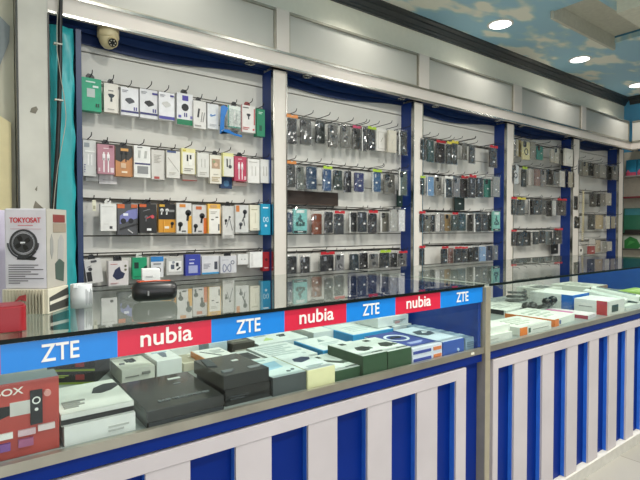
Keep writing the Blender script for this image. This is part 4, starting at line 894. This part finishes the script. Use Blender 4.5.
back('white flat box far back left, behind the torch box', .5, .66, 1.6, .2, .05, '#d9dcdc', [('T:txt', '#aab4b6', .2, .2, .8, .7, 4)])
back('pale blue printed box far back behind the beige box', .68, .75, 1.56, .2, .06, '#b9cbd8', [('T:txt', '#5a7ca0', .1, .1, .9, .9, 5)])

# ------------------------------------------------------------------ right counter goods
def rb(label, cx, cy, w, d, h, col, dec=(), rz=0, z=SH, name='product_box', tilt=None, **k):
    t = carton(name, label, 'box', (cx, cy, z), w, h, d, col, dec, rz, GR, **k)
    if tilt: t.rotation_euler = (tilt[0], tilt[1], rz)
    return t
WR = '#dcdcd4'
rb('lower plain white box at the left end of the right counter', 1.75, 1.13, .2, .22, .028, WR, [('txt', '#b9b9b0', .1, .3, .5, .6, 1)])
rb('upper plain white box at the left end of the right counter', 1.78, 1.15, .17, .2, .027, '#e2e2da', [('T:txt', '#b9b9b0', .2, .3, .7, .6, 3)], z=SH + .0285)
rb('white box with orange end label, at the glass of right counter', 2.03, 1.125, .26, .17, .036, '#e0e0d8', [('band', '#e07a2c', 0, .02, .22, .98), ('r', '#3c5a50', .26, .2, .32, .75), ('txt', '#a9aaa2', .4, .4, .9, .6, 1), ('T:txt', '#c2c4bc', .2, .2, .8, .8, 4)])
rb('white flat box with long orange edge, behind the orange labelled box', 2.335, 1.15, .25, .24, .034, '#dfe0d8', [('L:band', '#e07a34', 0, .0, 1, 1), ('band', '#e07a34', 0, 0, .2, 1), ('r', '#4a5a8a', .24, .2, .3, .7), ('T:txt', '#bcbfb8', .2, .2, .8, .8, 4)], rz=.1)
rb('white flat box with black long edge near the left end', 2.38, 1.43, .22, .24, .032, '#dcdcd6', [('L:band', '#26262a', .05, .2, .95, .95), ('T:txt', '#b0b2ac', .2, .2, .8, .6, 3)], rz=.06)
rb('white flat box with red edge at the back left of right counter', P(505, 306, Z=.765).x, P(505, 306, Z=.765).y - .1, .2, .16, .026, '#d9dad2', [('L:band', '#c0433c', 0, 0, 1, .6), ('band', '#c0433c', 0, 0, 1, .6)], rz=.1)
rb('long white box with blue end, behind the white and red box', 2.84, 1.31, .2, .25, .085, '#e6e6e2', [('L:band', '#2a6cc4', .76, 0, 1, 1), ('L:txt', '#9a9a98', .4, .4, .6, .5, 1), ('band', '#2a6cc4', 0, 0, 1, 1)])
rb('long white box with red end, near the glass of right counter', 2.82, 1.115, .2, .175, .075, '#e9e8e4', [('L:band', '#c43c3c', .68, 0, .98, 1), ('L:txt', '#8d8d8c', .15, .45, .55, .55, 1), ('band', '#dcdad2', 0, 0, 1, 1), ('r', '#3c4a44', .2, .2, .6, .7)])
rb('pink and white flat box lying between orange edged and red ended boxes', 2.6, 1.14, .13, .22, .018, '#d9cfd2', [('T:band', '#c4689a', .0, .4, .5, 1), ('L:band', '#b85a8c', 0, 0, 1, 1), ('L:band', '#a83a50', .7, 0, 1, 1)], rz=.12)
rb('white phone pack leaning on the white and red box, right counter', 3.07, 1.16, .1, .22, .018, '#e2e3dc', [('T:r', '#c9cfc8', .1, .1, .9, .9)], rz=.25, z=SH + .035, tilt=(.18, .0))
rb('white pack with dark stripe lid leaning beside the phone pack', 3.22, 1.15, .12, .25, .03, '#e4e4dc', [('T:r', '#4c5450', .45, .08, .85, .92), ('T:r', '#c2cac2', .1, .1, .4, .9)], rz=.3, z=SH + .03, tilt=(.16, 0))
rb('brown ended white box far back near the blue end panel', 3.42, 1.46, .26, .26, .075, '#cfcdc2', [('L:r', '#d4d2c8', .02, .05, .98, .95), ('band', '#8c6a58', .0, 0, 1, 1), ('T:txt', '#a9a89e', .2, .2, .8, .8, 4)])
rb('grey topped white box behind the blue ended box, right counter', 3.1, 1.6, .22, .2, .07, '#d2d1c8', [('T:poly', '#5a5c5a', [(.1,.2),(.8,.2),(.9,.7),(.2,.7)])])
rb('flat white box under the leaning packs, right counter', 3.14, 1.13, .3, .24, .022, '#d9dad2', [('T:txt', '#b5b7b0', .2, .2, .8, .8, 4)])
rb('lime green box at the right edge of the view, right counter', 3.62, 1.17, .28, .2, .05, '#9ab84a', [('T:txt', '#c9d890', .2, .2, .8, .8, 3), ('L:band', '#7c9c38', 0, 0, 1, .4)])
# bagged earphones
t = thing('earphone_bag', 'clear bag of black earphones lying behind the white flat boxes', 'bag', (2.57, 1.42, SH + .001))
EB = M('#141414', .35)
for k, (x, y, z) in enumerate(((-.11, .0, .035), (-.03, .01, .03), (.045, -.03, .05), (.11, -.03, .055))):
    MB().lathe([(.0001, -.024), (.018, -.018), (.026, 0), (.02, .016), (.0001, .024)], (x, y, z), 14).build('ear_cup', EB, t, smooth=True)
MB().tube([(-.16, 0, .02), (-.11, .02, .012), (-.05, -.02, .01), (0, .02, .012), (.045, -.03, .03), (.075, -.02, .02), (.11, -.03, .035)], .011, 8).build('cord', EB, t, smooth=True)
bag = pouch(.42, .3, .05, t, 'clear_bag'); bag.rotation_euler = (-PI/2 + .06, 0, 0); bag.location = (0, -.12, .035)
bag2 = thing('cable_bag', 'crumpled clear bag of grey cables at back left of right counter', 'bag', (P(517, 303, Z=.765).x, P(517, 303, Z=.765).y, SH + .001))
pts = [(.09*math.cos(k*.8)*(1 - k*.02), .05*math.sin(k*.8), .02 + .003*k) for k in range(24)]
MB().tube(pts, .007, 6).build('coiled_cable', M('#4a4a4a', .4), bag2, smooth=True)
pb = pouch(.3, .24, .05, bag2, 'clear_bag'); pb.rotation_euler = (-PI/2 + .35, 0, 0); pb.location = (0, -.1, .12)

# ------------------------------------------------------------------ things standing on the left counter
ZC = CT + .0005
rzf = -.62
fx, fy = .165, 1.352
ca, sa = math.cos(rzf), math.sin(rzf)
def solve(f, lo, hi):
    for _ in range(40):
        m = (lo + hi)/2
        if f(m): lo = m
        else: hi = m
    return lo
BZ = ZC + .062
fwid = solve(lambda w: proj(fx - ca*w, fy - sa*w, 1.2)[0] > 5.0, .02, .4)
fdep = solve(lambda d: proj(fx - sa*d, fy + ca*d, 1.2)[0] < 66, .02, .4)
zt = P(48, 208.5, X=fx).z if False else None
dist = math.hypot(fx, fy); dr = P(48, 208.5, Z=H + .1) - EYE; zt = H + .1*dist/math.hypot(dr.x, dr.y)
fh = zt - BZ
cx_, cy_ = fx - ca*fwid/2, fy - sa*fwid/2
FAN = [('poly', '#2a2a2c', [(.28,.365),(.72,.355),(.77,.385),(.64,.41),(.32,.415)]), ('o', '#3a3b3e', .45, .57, .34, .05), ('o', '#8d8f93', .45, .57, .28, .02), ('c', '#3c3d40', .45, .57, .24)]
t = carton('fan_box', 'white box with desk fan picture and red brand lettering, on the left counter', 'box', (cx_, cy_, BZ), fwid, fh, fdep, '#d8d5dc', FAN, rzf, None, left='#d8d5dc')
def onbox(name, poly, col, lift=1): return MB().prism(poly, -.0012 - .0006*lift, .0, 'y').build(name, M(col, .5), t)
fc = ((.45 - .5)*fwid, .57*fh); R0 = fwid*.2
for k in range(4):
    a0 = k*PI/2 + .5
    onbox('fan_blade_picture', [(fc[0] + r*math.cos(a0 + da), fc[1] + r*math.sin(a0 + da)) for r, da in ((.15*R0, -.3), (.6*R0, -.45), (R0*.98, -.2), (R0, .3), (.6*R0, .5), (.15*R0, .3))], '#141416', 5)
onbox('fan_hub_picture', circ(*fc, R0*.22, 14), '#55575b', 6)
onbox('fan_glint', [(fc[0]-R0*.25, fc[1]-.001), (fc[0]+R0*.3, fc[1]), (fc[0]+R0*.3, fc[1]+.003), (fc[0]-R0*.25, fc[1]+.003)], '#e8e8ea', 7)
MB().tube([(fc[0] + fwid*.37*math.cos(a), -.003, fc[1] + fwid*.37*math.sin(a)) for a in [math.radians(q) for q in range(180, 366, 12)]], .002, 6).build('fan_stand_picture', M('#2f3034', .4), t)
text_mesh('brand_lettering', 'TOKYOSAT', M('#c8343c', .5), fwid*.76, fh*.065, t, (-.0 + fwid*.0, -.0018, fh*.855))
onbox('red_script', [(-fwid*.18, fh*.785), (fwid*.18, fh*.785), (fwid*.18, fh*.795), (-fwid*.18, fh*.795)], '#d07a80')
onbox('thin_rule', [(-fwid*.36, fh*.745), (fwid*.38, fh*.742), (fwid*.38, fh*.748), (-fwid*.36, fh*.751)], '#c9a4ac')
sp = MB()
for k in range(9):
    z = fh*(.31 - .028*k) - .004; e = (.3, .2, .42, .12, .3, -.02, .43, .05, -.15)[k]
    sp.prism([(-fwid*.42, z), (fwid*e, z), (fwid*e, z + fh*.011), (-fwid*.42, z + fh*.011)], -.0016, 0)
sp.build('small_print', M('#6a686c', .5), t)
L_ = -fwid/2
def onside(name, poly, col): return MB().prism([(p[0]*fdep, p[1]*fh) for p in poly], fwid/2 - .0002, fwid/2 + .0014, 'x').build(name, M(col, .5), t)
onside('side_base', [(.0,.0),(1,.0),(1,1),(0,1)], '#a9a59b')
for nm, pl_, c in (('side_lettering', [(.3,.83),(.9,.83),(.9,.93),(.3,.93)], '#7a332f'), ('side_brown_band', [(.3,.7),(.95,.7),(.95,.82),(.3,.82)], '#8f8272'), ('side_oval_picture', [(.15,.45),(.22,.36),(.3,.45),(.3,.6),(.22,.68),(.15,.6)], '#8a8a86'), ('side_fan_picture', [(.5,.35),(.8,.35),(.85,.6),(.7,.68),(.55,.6)], '#9c9b98'), ('side_dark_picture', [(.4,.1),(.8,.05),(.85,.3),(.6,.36),(.38,.3)], '#3f5048')):
    o = onside(nm, pl_, c); o.location.x = .0008
# striped box under it
t = carton('striped_box', 'pale striped box with dark sides under the fan box', 'box', (cx_ - .004*ca, cy_ - .006, ZC), fwid*1.0 + .012, .0612, fdep*1.02, '#cfc9b6',
   [('r', '#b8b19c', u, .02, u + .02, .98) for u in [.06 + .07*k for k in range(13)]] + [('poly', '#a83a3e', [(.3,.5),(.42,.75),(.55,.8),(.55,.55),(.42,.6)])], rzf)
q = MB().prism([(fdep*.05, .005), (fdep, .005), (fdep, .056), (fdep*.05, .04)], (fwid + .012)/2 - .0002, (fwid + .012)/2 + .0014, 'x').build('dark_side_print', M('#3c3b38', .5), t)
MB().prism([(fdep*.05, .022), (fdep, .028), (fdep, .036), (fdep*.05, .03)], (fwid + .012)/2, (fwid + .012)/2 + .002, 'x').build('side_stripe', M('#cfcabc', .5), t)
# lavender carton at the far left and red tub
carton('lavender_carton', 'tall lavender white carton at the far left edge beside the fan box', 'box', (-.02, 1.50, ZC), .14, .26, .12, '#b9b2c4', [('band', '#7a2c3c', .96, .4, 1, .6)], rzf)
t = thing('red_tub', 'red rounded tub standing on the left end of the counter', 'tub', (.044, 1.185, ZC))
rr = rrect(.12, .07, .014)
rm = M('#93151f', .4)
MB().prism(rr, 0, .0515, 'z').build('body', rm, t, bevel=.002); MB().prism(rrect(.112, .062, .011), .0516, .0535, 'z').build('lid', M('#8c1820', .3), t)
# white paper roll
c = P(81, 307, Z=CT)
t = thing('paper_roll', 'white hollow paper roll with faint print, standing on the counter', 'roll', (c.x, c.y - .006, ZC))
MB().lathe([(.0245, .002), (.0265, 0), (.027, .03), (.0265, .06), (.0255, .0625), (.0245, .0615), (.0205, .0615), (.02, .05), (.02, .002), (.0245, .002)], n=32).build('roll', M('#d2d5d6', .55), t, smooth=True)
pr = MB()
for k in range(5):
    a0 = -1.35 + k*.17
    pr.prism([(.0272*math.cos(a0), .0272*math.sin(a0)), (.0272*math.cos(a0+.07), .0272*math.sin(a0+.07)), (.0276*math.cos(a0+.07), .0276*math.sin(a0+.07)), (.0276*math.cos(a0), .0276*math.sin(a0))], .008 + .003*(k % 2), .05 - .004*(k % 3), 'z')
pr.build('printed_lines', M('#7f8386', .6), t)
MB().prism(rrect(.012, .018, .003), .0555, .0645, 'z').build('paper_end', M('#d9dcdc', .5), t, loc=(-.018, -.016, 0))
# black speaker with orange trim, white small box behind it
c = P(157, 302, Z=CT)
t = thing('portable_speaker', 'black capsule speaker with orange trim lying on the counter', 'speaker', (c.x, c.y + .02, ZC), -.22); t.scale = (1.08, 1.12, 1.12)
pf = []
N = 12
for k in range(N + 1):
    a = -PI/2 + PI*k/N
    e = math.sin(a)
    pf.append((max(.0001, .0265*abs(math.cos(a))**.6), e*.0))
Lh = .058
prof = [(.0001, -Lh), (.014, -Lh + .001), (.021, -Lh + .005), (.025, -Lh + .013), (.0262, -Lh + .024), (.0265, 0), (.0262, Lh - .024), (.025, Lh - .013), (.021, Lh - .005), (.014, Lh - .001), (.0001, Lh)]
b = MB()
n = 28; vs = []; m = len(prof)
for i in range(n):
    a = 2*PI*i/n
    vs += [(x, r*math.cos(a), .0266 + r*math.sin(a)) for r, x in prof]
b._add(vs, [(i*m+j, ((i+1) % n)*m+j, ((i+1) % n)*m+j+1, i*m+j+1) for i in range(n) for j in range(m-1)])
b.build('body', M('#1b1a1b', .32, var=.2, scale=200), t, smooth=True)
MB().tube([(-.057, -.004, .035), (-.05, -.006, .046), (-.035, -.007, .0525), (0, -.007, .0535), (.04, -.007, .0525)], .0016, 6).build('orange_trim', M('#d8582a', .35), t, smooth=True)
MB().tube([(-.0575, -.005, .036), (-.05, .006, .047), (-.04, .012, .05)], .0016, 6).build('orange_trim', M('#d8582a', .35), t, smooth=True)
MB().prism(rrect(.02, .012, .003, 0, 0), .051, .0545, 'z').build('button_pad', M('#8c3a2a', .4), t, loc=(-.036, .002, 0))
MB().prism(rrect(.004, .012, .001, -.018, .024), -.0275, -.025).build('logo_tab', M('#8d8d8d', .4), t)
c2 = P(154, 300, Z=CT)
carton('white_carton', 'small white carton behind the black speaker on the counter', 'box', (c.x + .012, c.y + .09, ZC), .052, .088, .04, '#e8e8e6', [('txt', '#c0c0be', .2, .7, .6, .8, 1)], -.22)

# ------------------------------------------------------------------ light, camera, view
wd = bpy.data.worlds.new('daylight'); SC.world = wd; wd.use_nodes = True
bg = wd.node_tree.nodes['Background']
bg.inputs['Color'].default_value = (.93, .97, 1.0, 1); bg.inputs['Strength'].default_value = 2.1
cam = bpy.data.cameras.new('camera'); co = bpy.data.objects.new('camera', cam); COL.objects.link(co)
cam.sensor_width = 36; cam.lens = 36*F/640; cam.clip_start = .01
co.location = EYE
from mathutils import Matrix
co.rotation_euler = Matrix((RT, UP, -FW)).transposed().to_euler()
SC.camera = co
SC.view_settings.view_transform = 'Standard'; SC.view_settings.look = 'None'; SC.view_settings.gamma = 1
SC.view_settings.use_curve_mapping = False
SC.view_settings.exposure = 0.0
SC.cycles.use_denoising = True
SC.cycles.max_bounces = 8; SC.cycles.transparent_max_bounces = 24
